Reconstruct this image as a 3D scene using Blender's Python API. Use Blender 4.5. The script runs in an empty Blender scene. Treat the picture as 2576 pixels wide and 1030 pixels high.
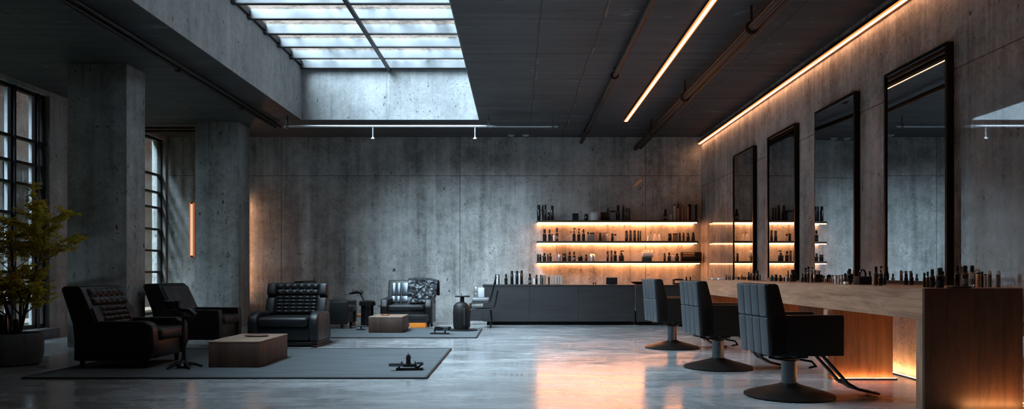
import bpy, bmesh, math, random
from mathutils import Vector, Matrix
R = math.radians
random.seed(7)
C = bpy.context.scene.collection
SC = bpy.context.scene
F, CX, CY, EYE = 1900.0, 1300.0, 685.0, 1.1      # focal length and optical centre in pixels of the 2576x1030 frame

# ------------------------------------------------------------------ camera, sky, sun, exposure
cam = bpy.data.cameras.new('camera')
cam.sensor_width = 36.0
cam.lens = 36.0 * F / 2576.0
cam.shift_x = -(CX - 1288.0) / 2576.0
cam.shift_y = (CY - 515.0) / 2576.0
cam.clip_start = 0.05
co = bpy.data.objects.new('camera', cam)
co.location = (0, 0, EYE)
co.rotation_euler = (R(90), 0, 0)
C.objects.link(co)
SC.camera = co

w = bpy.data.worlds.new('sky')
SC.world = w
w.use_nodes = True
bg = w.node_tree.nodes['Background']
bg.inputs['Color'].default_value = (1.0, 0.97, 0.945, 1)
bg.inputs['Strength'].default_value = 0.85

sun = bpy.data.lights.new('sun', 'SUN')
sun.energy = 138.0
sun.angle = R(100)
sun.color = (0.64, 0.85, 1.0)
so = bpy.data.objects.new('sun', sun)
so.rotation_euler = Vector((0.70, 0.32, -0.50)).to_track_quat('-Z', 'Y').to_euler()
so.location = (0, 5, 30)
C.objects.link(so)

SC.view_settings.view_transform = 'Standard'
SC.view_settings.look = 'None'
SC.view_settings.gamma = 1.0
SC.view_settings.use_curve_mapping = False
SC.view_settings.exposure = 0.0
SC.cycles.use_denoising = True
SC.cycles.max_bounces = 8
SC.cycles.diffuse_bounces = 4
SC.cycles.glossy_bounces = 4
SC.cycles.transparent_max_bounces = 12
SC.cycles.sample_clamp_indirect = 6.0
SC.cycles.caustics_reflective = False
SC.cycles.caustics_refractive = False

# ------------------------------------------------------------------ materials
def srgb(r, g, b):
    f = lambda c: (c / 255 / 12.92) if c / 255 <= 0.04045 else ((c / 255 + 0.055) / 1.055) ** 2.4
    return (f(r), f(g), f(b), 1)

class NT:
    """small helper for building node trees"""
    def __init__(s, name):
        s.m = bpy.data.materials.new(name)
        s.m.use_nodes = True
        s.t = s.m.node_tree
        s.n, s.l = s.t.nodes, s.t.links
        s.b = s.n['Principled BSDF']
        s.out = s.n['Material Output']
        s.tc = s.n.new('ShaderNodeTexCoord')
    def link(s, a, b): s.l.new(a, b)
    def map(s, scale=(1, 1, 1), loc=(0, 0, 0), rot=(0, 0, 0)):
        m = s.n.new('ShaderNodeMapping')
        m.inputs['Scale'].default_value = scale
        m.inputs['Location'].default_value = loc
        m.inputs['Rotation'].default_value = rot
        s.link(s.tc.outputs['Object'], m.inputs['Vector'])
        return m.outputs[0]
    def noise(s, vec, scale, detail=6, rough=0.6, dist=0.0):
        t = s.n.new('ShaderNodeTexNoise')
        t.inputs['Scale'].default_value = scale
        t.inputs['Detail'].default_value = detail
        t.inputs['Roughness'].default_value = rough
        t.inputs['Distortion'].default_value = dist
        s.link(vec, t.inputs['Vector'])
        return t.outputs['Fac']
    def voro(s, vec, scale, feature='F1', rnd=1.0):
        t = s.n.new('ShaderNodeTexVoronoi')
        t.feature = feature
        t.inputs['Scale'].default_value = scale
        t.inputs['Randomness'].default_value = rnd
        s.link(vec, t.inputs['Vector'])
        return t.outputs['Distance']
    def ramp(s, fac, stops):
        r = s.n.new('ShaderNodeValToRGB')
        e = r.color_ramp.elements
        while len(e) < len(stops): e.new(0.5)
        for i, (p, c) in enumerate(stops):
            e[i].position = p
            e[i].color = c if len(c) == 4 else (*c, 1)
        s.link(fac, r.inputs['Fac'])
        return r.outputs['Color']
    def g(s, fac, a, b):        # smooth grey ramp from a to b
        mr = s.n.new('ShaderNodeMapRange')
        mr.inputs['From Min'].default_value, mr.inputs['From Max'].default_value = a, b
        mr.interpolation_type = 'SMOOTHSTEP'
        s.link(fac, mr.inputs['Value'])
        return mr.outputs[0]
    def rng(s, fac, a, b, c, d):
        mr = s.n.new('ShaderNodeMapRange')
        for k, v in zip(('From Min', 'From Max', 'To Min', 'To Max'), (a, b, c, d)):
            mr.inputs[k].default_value = v
        s.link(fac, mr.inputs['Value'])
        return mr.outputs[0]
    def math(s, op, a, b=None, c=None):
        m = s.n.new('ShaderNodeMath')
        m.operation = op
        for i, v in enumerate((a, b, c)):
            if v is None: continue
            if isinstance(v, (int, float)): m.inputs[i].default_value = v
            else: s.link(v, m.inputs[i])
        return m.outputs[0]
    def mix(s, fac, a, b, blend='MIX'):
        m = s.n.new('ShaderNodeMix')
        m.data_type = 'RGBA'
        m.blend_type = blend
        for sock, v in ((m.inputs[0], fac), (m.inputs[6], a), (m.inputs[7], b)):
            if isinstance(v, (int, float)): sock.default_value = v
            elif isinstance(v, tuple): sock.default_value = v if len(v) == 4 else (*v, 1)
            else: s.link(v, sock)
        return m.outputs[2]
    def xyz(s):
        x = s.n.new('ShaderNodeSeparateXYZ')
        s.link(s.tc.outputs['Object'], x.inputs[0])
        return x.outputs
    def bump(s, h, strength=0.3, dist=0.02):
        b = s.n.new('ShaderNodeBump')
        b.inputs['Strength'].default_value = strength
        b.inputs['Distance'].default_value = dist
        s.link(h, b.inputs['Height'])
        s.link(b.outputs[0], s.b.inputs['Normal'])
    def set(s, **k):
        for kk, v in k.items():
            sock = s.b.inputs[kk.replace('_', ' ')]
            if isinstance(v, (int, float, tuple)): sock.default_value = v
            else: s.link(v, sock)
        return s.m

def simple(name, col, rough=0.5, metal=0.0, spec=0.5, **k):
    n = NT(name)
    n.set(Base_Color=col, Roughness=rough, Metallic=metal, **k)
    n.b.inputs['Specular IOR Level'].default_value = spec
    return n.m

def lined(n, coord, values, eps):
    """0/1 mask of thin lines where coord equals one of the values"""
    out = None
    for v in values:
        c = n.math('COMPARE', coord, v, eps)
        out = c if out is None else n.math('MAXIMUM', out, c)
    return out

def concrete(name, dark, light, seams=None, pit=1.0, streak=1.0, rough=0.75, polish=None):
    n = NT(name)
    p = n.map()
    big = n.noise(p, 0.55, 8, 0.62, 0.3)
    mid = n.noise(p, 2.6, 8, 0.7, 0.2)
    st = n.noise(n.map((4.2, 4.2, 0.22)), 1.0, 7, 0.65, 0.4)
    fine = n.noise(p, 26, 5, 0.7)
    hi = n.noise(p, 8.5, 7, 0.75, 0.4)
    v = n.math('ADD', n.math('ADD', n.math('MULTIPLY', big, 0.34), n.math('MULTIPLY', hi, 0.20)), n.math('MULTIPLY', mid, 0.24))
    v = n.math('ADD', v, n.math('MULTIPLY', st, 0.30 * streak))
    v = n.math('ADD', v, n.math('MULTIPLY', fine, 0.14))
    lo = 0.39 + 0.15 * streak
    col = n.ramp(n.rng(v, lo - 0.02, lo + 0.17, 0, 1), [(0.0, dark), (0.5, tuple((a + b) / 2 for a, b in zip(dark, light))), (1.0, light)])
    # pits and blow holes, clustered
    pits = n.math('SUBTRACT', 1.0, n.g(n.voro(n.map((1, 1, 0.8)), 17), 0.10, 0.22))
    cl = n.g(n.noise(p, 1.3, 5, 0.65), 0.47, 0.62)
    pits = n.math('MULTIPLY', pits, cl)
    sp = n.g(n.noise(n.map((1, 1, 0.55)), 15, 3, 0.55, 0.3), 0.645, 0.70)
    sp = n.math('MULTIPLY', sp, n.g(n.noise(p, 1.9, 5, 0.7), 0.42, 0.56))
    pits = n.math('MAXIMUM', n.math('MULTIPLY', pits, 0.7), sp)
    # hairline cracks
    wob = n.noise(p, 3.2, 8, 0.72, 1.2)
    cr = n.math('SUBTRACT', 1.0, n.g(n.math('ABSOLUTE', n.math('SUBTRACT', wob, 0.5)), 0.0, 0.012))
    cr = n.math('MULTIPLY', cr, n.g(n.noise(p, 0.8, 4, 0.6), 0.52, 0.66))
    dirt = n.math('MAXIMUM', n.math('MULTIPLY', pits, 0.92 * pit), n.math('MULTIPLY', cr, 0.6 * pit))
    # dark vertical runs of dirt
    run = n.g(n.noise(n.map((9, 9, 0.35)), 1.0, 6, 0.7), 0.56, 0.74)
    dirt = n.math('MAXIMUM', dirt, n.math('MULTIPLY', run, 0.45 * streak))
    if seams:
        x = n.xyz()
        for axis, vals, eps in seams:
            l = lined(n, x['XYZ'.index(axis)], vals, eps)
            dirt = n.math('MAXIMUM', dirt, n.math('MULTIPLY', l, 0.8))
    col = n.mix(dirt, col, tuple(c * 0.16 for c in dark[:3]))
    n.set(Base_Color=col, Roughness=rough)
    h = n.math('SUBTRACT', n.math('ADD', n.math('MULTIPLY', mid, 0.6), n.math('MULTIPLY', fine, 0.35)), dirt)
    n.bump(h, 0.45, 0.02)
    if polish:      # lacquered areas of the wall: (y_min, y_max, z_min, z_max)
        x = n.xyz()
        tot = None
        for y0, y1, z0, z1, amt in polish:
            wobble = n.math('MULTIPLY', n.math('SUBTRACT', mid, 0.5), 0.25)
            yy = n.math('ADD', x[1], wobble)
            m = n.math('MULTIPLY', n.g(yy, y0 - 0.15, y0 + 0.15), n.math('SUBTRACT', 1.0, n.g(yy, y1 - 0.05, y1 + 0.05)))
            m = n.math('MULTIPLY', m, n.math('SUBTRACT', 1.0, n.g(n.math('ADD', x[2], wobble), z1 - 0.5, z1)))
            m = n.math('MULTIPLY', m, amt)
            tot = m if tot is None else n.math('MAXIMUM', tot, m)
        gl = n.n.new('ShaderNodeBsdfGlossy')
        gl.inputs['Roughness'].default_value = 0.02
        gl.inputs['Color'].default_value = (0.8, 0.85, 0.88, 1)
        mx = n.n.new('ShaderNodeMixShader')
        n.link(tot, mx.inputs[0]); n.link(n.b.outputs[0], mx.inputs[1]); n.link(gl.outputs[0], mx.inputs[2])
        n.link(mx.outputs[0], n.out.inputs[0])
    return n.m

def wood(name, dark, light, axis='Y', rough=0.45, scale=1.0, crack=0.5):
    n = NT(name)
    lo, hi = 0.7 * scale, 13.0 * scale
    sc = {'X': (lo, hi, hi), 'Y': (hi, lo, hi), 'Z': (hi, hi, lo)}[axis]
    sc2 = tuple(s * 3.5 for s in sc)
    sc3 = {'X': (0.8, 4, 4), 'Y': (4, 0.8, 4), 'Z': (4, 4, 0.8)}[axis]
    a = n.noise(n.map(sc), 1.0, 6, 0.62, 0.9)
    b = n.noise(n.map(sc2), 1.0, 4, 0.7, 0.2)
    c = n.noise(n.map(sc3), 1.0, 5, 0.6, 1.5)
    v = n.math('ADD', n.math('MULTIPLY', a, 0.55), n.math('ADD', n.math('MULTIPLY', b, 0.2), n.math('MULTIPLY', c, 0.35)))
    col = n.ramp(n.rng(v, 0.40, 0.70, 0, 1), [(0, dark), (0.45, tuple(x * 0.45 + y * 0.55 for x, y in zip(dark, light))), (1, light)])
    line = n.math('SUBTRACT', 1.0, n.g(n.math('ABSOLUTE', n.math('SUBTRACT', c, 0.5)), 0.0, 0.012))
    col = n.mix(n.math('MULTIPLY', line, crack), col, tuple(x * 0.4 for x in dark[:3]))
    n.set(Base_Color=col, Roughness=rough)
    n.bump(n.math('SUBTRACT', v, n.math('MULTIPLY', line, 0.4)), 0.15, 0.01)
    return n.m

def emis(name, col, strength):
    n = NT(name)
    n.set(Base_Color=(0, 0, 0, 1), Roughness=0.6)
    n.b.inputs['Emission Color'].default_value = (*col, 1)
    n.b.inputs['Emission Strength'].default_value = strength
    return n.m

M = {}
M['wall'] = concrete('concrete_wall', (0.155, 0.158, 0.152), (0.54, 0.55, 0.54),
                     [('Z', [3.27], 0.006), ('X', [-5.3, -1.28, 2.9], 0.007)])
M['wall_right'] = concrete('concrete_side_wall', (0.18, 0.172, 0.165), (0.58, 0.565, 0.545),
                           [('Z', [3.02], 0.006), ('Y', [10.5, 14.0], 0.006)], streak=1.4,
                           polish=[(-3.0, 7.13, 0, 3.1, 0.42), (14.35, 16.2, 0, 2.5, 0.22)])
M['wall_left'] = concrete('concrete_window_wall', (0.15, 0.152, 0.147), (0.36, 0.37, 0.36))
M['column'] = concrete('concrete_column', (0.12, 0.123, 0.12), (0.36, 0.37, 0.365), pit=1.2)
M['shaft'] = concrete('concrete_shaft', (0.15, 0.158, 0.163), (0.32, 0.332, 0.338), streak=0.7, pit=1.1)

def ceiling_mat():
    n = NT('board_marked_ceiling')
    p = n.map()
    boards = n.noise(n.map((0.35, 7.0, 1)), 1.0, 7, 0.68, 0.3)
    big = n.noise(p, 0.7, 7, 0.65)
    thin = n.noise(n.map((0.8, 24.0, 1)), 1.0, 5, 0.7, 0.2)
    patch = n.g(n.noise(n.map((0.9, 3.0, 1)), 1.4, 7, 0.7, 0.8), 0.60, 0.68)
    v = n.math('ADD', n.math('ADD', n.math('MULTIPLY', boards, 0.45), n.math('MULTIPLY', thin, 0.25)), n.math('MULTIPLY', big, 0.3))
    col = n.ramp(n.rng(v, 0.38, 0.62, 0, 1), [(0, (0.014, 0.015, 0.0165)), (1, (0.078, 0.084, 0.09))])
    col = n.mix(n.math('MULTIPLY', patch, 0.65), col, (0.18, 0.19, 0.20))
    x = n.xyz()
    wx = n.math('ADD', x[0], n.math('MULTIPLY', n.math('SUBTRACT', big, 0.5), 0.10))
    l = lined(n, wx, [0.28, 1.02, 2.2, 3.25, -6.0], 0.012)
    l = n.math('MAXIMUM', l, lined(n, x[1], [10.5, 7.0, 14.2], 0.012))
    col = n.mix(n.math('MULTIPLY', l, 0.8), col, (0.006, 0.006, 0.006))
    lip = lined(n, wx, [0.305, 1.045, 2.225, 3.275], 0.012)
    col = n.mix(n.math('MULTIPLY', lip, n.g(n.noise(p, 2.2, 4), 0.5, 0.6)), col, (0.17, 0.12, 0.10))
    n.set(Base_Color=col, Roughness=0.62)
    n.bump(n.math('SUBTRACT', v, l), 0.5, 0.02)
    return n.m
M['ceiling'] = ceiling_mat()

def floor_mat():
    n = NT('polished_concrete_floor')
    p = n.map()
    a = n.noise(p, 0.8, 9, 0.68, 0.8)
    s = n.noise(n.map((0.7, 2.6, 1)), 1.3, 9, 0.72, 1.0)
    v = n.math('ADD', n.math('MULTIPLY', a, 0.5), n.math('MULTIPLY', s, 0.5))
    col = n.ramp(n.rng(v, 0.38, 0.64, 0, 1), [(0, (0.13, 0.137, 0.143)), (0.5, (0.23, 0.242, 0.252)), (1, (0.35, 0.364, 0.374))])
    wob = n.noise(p, 1.6, 8, 0.75, 1.5)
    cr = n.math('SUBTRACT', 1.0, n.g(n.math('ABSOLUTE', n.math('SUBTRACT', wob, 0.5)), 0.0, 0.008))
    cr = n.math('MULTIPLY', cr, n.g(a, 0.5, 0.6))
    col = n.mix(n.math('MULTIPLY', cr, 0.5), col, (0.10, 0.095, 0.09))
    n.set(Base_Color=col, Roughness=n.rng(s, 0.35, 0.65, 0.09, 0.24))
    n.b.inputs['Specular IOR Level'].default_value = 0.75
    return n.m
M['floor'] = floor_mat()

def leather_mat(name, col, rough):
    n = NT(name)
    p = n.map()
    f = n.voro(p, 160)
    r = n.noise(p, 5, 5, 0.6)
    n.set(Base_Color=col, Roughness=n.rng(r, 0.3, 0.7, rough - 0.07, rough + 0.1))
    n.b.inputs['Specular IOR Level'].default_value = 0.34
    n.bump(n.math('ADD', f, n.math('MULTIPLY', r, 2.0)), 0.12, 0.004)
    return n.m
M['leather'] = leather_mat('black_leather', (0.0055, 0.006, 0.0068, 1), 0.36)
M['leather2'] = leather_mat('charcoal_leather', (0.009, 0.010, 0.0115, 1), 0.42)
M['leather_back'] = leather_mat('slate_leather', (0.033, 0.039, 0.046, 1), 0.40)
M['matte'] = leather_mat('matte_black_leather', (0.0065, 0.0065, 0.007, 1), 0.55)
M['matte'].node_tree.nodes['Principled BSDF'].inputs['Specular IOR Level'].default_value = 0.22
M['black'] = simple('black_metal', (0.012, 0.012, 0.013, 1), 0.38, 0.6)
M['base'] = simple('powder_coated_base', (0.018, 0.015, 0.013, 1), 0.42, 0.7)
M['post'] = simple('brushed_steel_post', (0.16, 0.18, 0.20, 1), 0.30, 1.0)
M['panel'] = simple('blue_black_glossy_panel', (0.08, 0.095, 0.11, 1), 0.28, 0.8)
M['steel'] = simple('steel', (0.55, 0.57, 0.6, 1), 0.25, 1.0)
M['pipe'] = simple('dark_painted_pipe', (0.008, 0.0075, 0.007, 1), 0.35, 0.0, 0.2)
M['pipe_steel'] = simple('pale_painted_pipe', (0.45, 0.47, 0.50, 1), 0.35, 0.2)
M['rust'] = simple('rusty_bracket', (0.06, 0.025, 0.014, 1), 0.7, 0.4)
M['mirror'] = simple('smoked_mirror_glass', (0.56, 0.60, 0.62, 1), 0.01, 1.0)
M['frame'] = simple('black_frame', (0.004, 0.004, 0.0045, 1), 0.4, 0.0, 0.15)
M['oak'] = wood('weathered_oak', (0.145, 0.072, 0.043), (0.46, 0.262, 0.165), 'Y', 0.5, 1.25, 0.28)
M['oak_up'] = wood('weathered_oak_upright', (0.145, 0.078, 0.05), (0.38, 0.225, 0.15), 'Z', 0.5)
M['timber'] = wood('shaded_oak_upright', (0.015, 0.0078, 0.005), (0.075, 0.038, 0.023), 'Z', 0.42, 0.9)  # same wood as the oak, its shade put into a darker colour
M['timber2'] = wood('walnut_underside', (0.06, 0.028, 0.016), (0.21, 0.105, 0.055), 'Z', 0.45, 0.9)
M['block'] = wood('rust_brown_block', (0.016, 0.0075, 0.005), (0.072, 0.034, 0.02), 'Z', 0.55, 0.35)
M['block_top'] = wood('light_brown_block_top', (0.16, 0.105, 0.075), (0.30, 0.205, 0.15), 'Y', 0.5)  # lighter brown than the block sides
M['desk'] = wood('black_stained_oak', (0.008, 0.0083, 0.009), (0.022, 0.0225, 0.024), 'X', 0.5, 1.0, 0.2)
M['shelf'] = wood('dark_shelf_board', (0.02, 0.013, 0.010), (0.06, 0.036, 0.024), 'X', 0.5)
M['pale_wood'] = wood('warm_lit_pine', (0.30, 0.13, 0.045), (0.62, 0.30, 0.11), 'X', 0.5)  # orange of warm light put into the wood colour
M['led'] = emis('warm_led_core', (1.0, 0.46, 0.22), 9.0)
M['led_wall'] = emis('warm_wall_led', (1.0, 0.46, 0.22), 18.0)
M['led_bloom'] = emis('warm_led_bloom', (1.0, 0.27, 0.06), 1.5)  # orange halo of the light strips, built as emission
M['led_shelf'] = emis('warm_shelf_led', (1.0, 0.36, 0.135), 25.0)
M['led_floor'] = emis('warm_floor_led', (1.0, 0.38, 0.12), 85.0)
M['led_end'] = emis('warm_end_led', (1.0, 0.40, 0.13), 85.0)
M['tube_bright'] = emis('warm_bright_tube', (1.0, 0.48, 0.26), 22.0)
M['tube'] = emis('warm_tube', (1.0, 0.66, 0.42), 0.85)
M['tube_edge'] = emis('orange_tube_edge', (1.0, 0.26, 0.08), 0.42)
M['white'] = simple('white_plastic', (0.75, 0.75, 0.75, 1), 0.4)
M['towel'] = simple('white_towel', (0.7, 0.7, 0.69, 1), 0.9)
M['glossblack'] = simple('glossy_black_glass', (0.006, 0.006, 0.007, 1), 0.12)
M['amber'] = simple('dark_amber_glass', (0.045, 0.014, 0.004, 1), 0.12)
M['brown'] = simple('brown_card', (0.20, 0.11, 0.07, 1), 0.6)
M['copper_glint'] = simple('painted_copper_glint', (0.95, 0.55, 0.30, 1), 0.45, 0.3)  # paints the bright highlight on the back wall
M['copper'] = simple('copper', (0.55, 0.25, 0.13, 1), 0.35, 0.8)
M['silver'] = simple('silver_can', (0.62, 0.65, 0.68, 1), 0.28, 0.9)
M['grey'] = simple('grey_plastic', (0.10, 0.105, 0.11, 1), 0.5)
M['lightgrey'] = simple('light_grey_plastic', (0.42, 0.44, 0.46, 1), 0.45)
M['cream'] = simple('cream_paper', (0.36, 0.28, 0.235, 1), 0.7)
M['teal'] = simple('dark_teal_glass', (0.02, 0.05, 0.05, 1), 0.2)
M['clear'] = simple('clear_glass', (0.85, 0.92, 0.95, 1), 0.03)
M['clear'].node_tree.nodes['Principled BSDF'].inputs['Transmission Weight'].default_value = 0.9
M['gold'] = simple('pale_gold', (0.55, 0.36, 0.20, 1), 0.3, 0.7)
M['label_w'] = simple('white_label', (0.5, 0.5, 0.5, 1), 0.6)
M['bark'] = simple('brown_bark', (0.06, 0.04, 0.025, 1), 0.9)
M['soil'] = simple('dark_soil', (0.015, 0.012, 0.01, 1), 0.95)
M['planter'] = concrete('dark_concrete_planter', (0.055, 0.06, 0.062), (0.13, 0.14, 0.145), pit=0.6)
M['mullion'] = simple('steel_window_bar', (0.015, 0.016, 0.018, 1), 0.45, 0.5)
M['mullion_l'] = simple('grey_window_bar', (0.16, 0.18, 0.20, 1), 0.45, 0.3)
M['orange'] = simple('painted_orange_glow', (0.75, 0.22, 0.02, 1), 0.4)
M['rafter'] = simple('pale_rafter_paint', (0.085, 0.092, 0.10, 1), 0.5)
M['plate'] = simple('brown_leather_dish', (0.09, 0.045, 0.03, 1), 0.5)

def rug_mat():
    n = NT('slate_rug_pile')
    s = n.noise(n.map((1.0, 9.0, 1)), 1.2, 7, 0.7, 0.4)
    f = n.noise(n.map(), 90, 3, 0.7)
    col = n.ramp(n.rng(n.math('ADD', n.math('MULTIPLY', s, 0.7), n.math('MULTIPLY', f, 0.3)), 0.38, 0.62, 0, 1),
                 [(0, (0.030, 0.038, 0.044)), (1, (0.068, 0.082, 0.091))])
    n.set(Base_Color=col, Roughness=0.85)
    n.bump(f, 0.4, 0.004)
    return n.m
M['rug'] = rug_mat()
M['rug_edge'] = simple('black_rug_binding', (0.008, 0.008, 0.009, 1), 0.7)

def leaf_mat():
    n = NT('yellow_green_leaf')
    r = n.noise(n.map(), 9, 3, 0.6)
    n.set(Base_Color=n.ramp(n.rng(r, 0.3, 0.7, 0, 1), [(0, (0.22, 0.16, 0.012)), (0.5, (0.48, 0.38, 0.03)), (1, (0.66, 0.56, 0.08))]), Roughness=0.6)
    tl = n.n.new('ShaderNodeBsdfTranslucent')
    tl.inputs[0].default_value = (0.62, 0.52, 0.06, 1)
    mx = n.n.new('ShaderNodeMixShader')
    mx.inputs[0].default_value = 0.45
    n.link(n.b.outputs[0], mx.inputs[1]); n.link(tl.outputs[0], mx.inputs[2]); n.link(mx.outputs[0], n.out.inputs[0])
    return n.m
M['leaf'] = leaf_mat()

def brick_mat():
    n = NT('whitewashed_brick')
    t = n.n.new('ShaderNodeTexBrick')
    t.inputs['Scale'].default_value = 1.0
    t.inputs['Brick Width'].default_value = 0.24
    t.inputs['Row Height'].default_value = 0.09
    t.inputs['Mortar Size'].default_value = 0.012
    x = n.xyz()
    cb = n.n.new('ShaderNodeCombineXYZ')
    n.link(x[1], cb.inputs[0]); n.link(x[2], cb.inputs[1])
    n.link(cb.outputs[0], t.inputs['Vector'])
    t.inputs['Color1'].default_value = (0.10, 0.05, 0.038, 1)
    t.inputs['Color2'].default_value = (0.14, 0.085, 0.068, 1)
    t.inputs['Mortar'].default_value = (0.05, 0.048, 0.046, 1)
    white = n.g(n.noise(n.map(), 0.55, 7, 0.7), 0.38, 0.56)
    n.set(Base_Color=n.mix(n.math('MULTIPLY', white, 0.8), t.outputs['Color'], (0.16, 0.156, 0.152)), Roughness=0.85)
    n.bump(t.outputs['Fac'], -0.3, 0.02)
    return n.m
M['brick'] = brick_mat()
M['grass'] = simple('grass', (0.09, 0.13, 0.02, 1), 0.9)

def pane_mat(name, dirt_lo, dirt_hi, dirt_col, amount, grid=False):
    n = NT(name)
    tr = n.n.new('ShaderNodeBsdfTransparent')
    tr.inputs[0].default_value = (0.95, 0.95, 0.95, 1)
    df = n.n.new('ShaderNodeBsdfTranslucent')
    df2 = n.n.new('ShaderNodeBsdfDiffuse')
    df.inputs[0].default_value = dirt_col
    df2.inputs[0].default_value = dirt_col
    ad = n.n.new('ShaderNodeMixShader')
    ad.inputs[0].default_value = 0.5
    n.link(df.outputs[0], ad.inputs[1]); n.link(df2.outputs[0], ad.inputs[2])
    a = n.noise(n.map(), 2.2, 8, 0.75, 0.6)
    b = n.noise(n.map((2, 9, 1)), 4.0, 7, 0.75)
    v = n.math('MULTIPLY', n.math('ADD', a, b), 0.5)
    fac = n.math('MULTIPLY', n.g(v, dirt_lo, dirt_hi), amount)
    mx = n.n.new('ShaderNodeMixShader')
    n.link(fac, mx.inputs[0]); n.link(tr.outputs[0], mx.inputs[1]); n.link(ad.outputs[0], mx.inputs[2])
    gl = n.n.new('ShaderNodeBsdfGlossy')
    gl.inputs['Roughness'].default_value = 0.03
    m2 = n.n.new('ShaderNodeMixShader')
    m2.inputs[0].default_value = 0.05
    n.link(mx.outputs[0], m2.inputs[1]); n.link(gl.outputs[0], m2.inputs[2])
    n.link(m2.outputs[0], n.out.inputs[0])
    return n.m
M['sky_pane'] = pane_mat('weathered_skylight_glass', 0.46, 0.62, (0.03, 0.027, 0.024, 1), 0.8)
M['win_pane'] = pane_mat('dusty_window_glass', 0.45, 0.65, (0.25, 0.25, 0.25, 1), 0.35)

# ------------------------------------------------------------------ mesh helpers
class MB:
    def __init__(s): s.bm = bmesh.new()
    def _tf(s, verts, mat):
        if mat is not None: bmesh.ops.transform(s.bm, matrix=mat, verts=verts)
    def box(s, x0, x1, y0, y1, z0, z1, bevel=0.0, seg=2, mat=None):
        b = bmesh.new()
        vs = [b.verts.new((x, y, z)) for x in (x0, x1) for y in (y0, y1) for z in (z0, z1)]
        for f in ((0, 1, 3, 2), (4, 6, 7, 5), (0, 4, 5, 1), (2, 3, 7, 6), (0, 2, 6, 4), (1, 5, 7, 3)):
            b.faces.new([vs[i] for i in f])
        return s._merge(b, bevel, seg, mat)
    def prism(s, prof, y0, y1, bevel=0.0, seg=2, mat=None):
        """profile of (x, z) points extruded along y"""
        b = bmesh.new()
        a = [b.verts.new((x, y0, z)) for x, z in prof]
        c = [b.verts.new((x, y1, z)) for x, z in prof]
        b.faces.new(a); b.faces.new(c[::-1])
        n = len(prof)
        for i in range(n):
            b.faces.new((a[i], c[i], c[(i + 1) % n], a[(i + 1) % n]))
        return s._merge(b, bevel, seg, mat)
    def _merge(s, b, bevel, seg, mat):
        bmesh.ops.recalc_face_normals(b, faces=b.faces)
        if bevel > 0:
            bmesh.ops.bevel(b, geom=list(b.edges) + list(b.verts), offset=bevel, segments=seg, profile=0.5, affect='EDGES', clamp_overlap=True)
        if mat is not None: bmesh.ops.transform(b, matrix=mat, verts=b.verts)
        me = bpy.data.meshes.new('tmp')
        b.to_mesh(me); b.free()
        s.bm.from_mesh(me)
        bpy.data.meshes.remove(me)
        return s
    def cyl(s, p0, p1, r0, r1=None, seg=20):
        r1 = r0 if r1 is None else r1
        return s.tube([p0, p1], [r0, r1], seg)
    def tube(s, pts, rad, seg=12, cap=True):
        pts = [Vector(p) for p in pts]
        if isinstance(rad, (int, float)): rad = [rad] * len(pts)
        rings = []
        up = None
        for i, p in enumerate(pts):
            d = (pts[min(i + 1, len(pts) - 1)] - pts[max(i - 1, 0)]).normalized()
            if up is None:
                up = Vector((0, 0, 1)) if abs(d.z) < 0.9 else Vector((1, 0, 0))
            u = d.cross(up)
            if u.length < 1e-4: u = d.cross(Vector((0, 1, 0)))
            u.normalize()
            v = u.cross(d).normalized()
            up = v
            rings.append([s.bm.verts.new(p + (u * math.cos(a) + v * math.sin(a)) * rad[i]) for a in (2 * math.pi * k / seg for k in range(seg))])
        for a, b in zip(rings, rings[1:]):
            for k in range(seg):
                s.bm.faces.new((a[k], a[(k + 1) % seg], b[(k + 1) % seg], b[k]))
        if cap:
            s.bm.faces.new(rings[0][::-1]); s.bm.faces.new(rings[-1])
        return s
    def lathe(s, prof, c=(0, 0, 0), seg=24, sx=1.0, sy=1.0):
        """profile of (r, z) revolved about z through c"""
        rings = []
        for r, z in prof:
            if r < 1e-5:
                rings.append([s.bm.verts.new((c[0], c[1], c[2] + z))])
            else:
                rings.append([s.bm.verts.new((c[0] + sx * r * math.cos(2 * math.pi * k / seg), c[1] + sy * r * math.sin(2 * math.pi * k / seg), c[2] + z)) for k in range(seg)])
        for a, b in zip(rings, rings[1:]):
            for k in range(seg):
                k2 = (k + 1) % seg
                if len(a) == 1 and len(b) == 1: continue
                if len(a) == 1: s.bm.faces.new((a[0], b[k2], b[k]))
                elif len(b) == 1: s.bm.faces.new((a[k], a[k2], b[0]))
                else: s.bm.faces.new((a[k], a[k2], b[k2], b[k]))
        if len(rings[0]) > 1: s.bm.faces.new(rings[0][::-1])
        if len(rings[-1]) > 1: s.bm.faces.new(rings[-1])
        return s
    def grid(s, fn, nu, nv):
        vs = [[s.bm.verts.new(fn(i / nu, j / nv)) for j in range(nv + 1)] for i in range(nu + 1)]
        for i in range(nu):
            for j in range(nv):
                s.bm.faces.new((vs[i][j], vs[i + 1][j], vs[i + 1][j + 1], vs[i][j + 1]))
        return vs
    def build(s, name, mat, parent=None, smooth=True, angle=38, recalc=True):
        if recalc: bmesh.ops.recalc_face_normals(s.bm, faces=s.bm.faces)
        me = bpy.data.meshes.new(name)
        s.bm.to_mesh(me); s.bm.free()
        me.materials.append(M[mat] if isinstance(mat, str) else mat)
        if smooth:
            me.polygons.foreach_set('use_smooth', [True] * len(me.polygons))
            me.set_sharp_from_angle(angle=R(angle))
        o = bpy.data.objects.new(name, me)
        C.objects.link(o)
        if parent is not None: o.parent = parent
        return o

def tag(o, label=None, cat=None, group=None, kind=None):
    if label: o['label'] = label
    if cat: o['category'] = cat
    if group: o['group'] = group
    if kind: o['kind'] = kind
    return o

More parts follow.
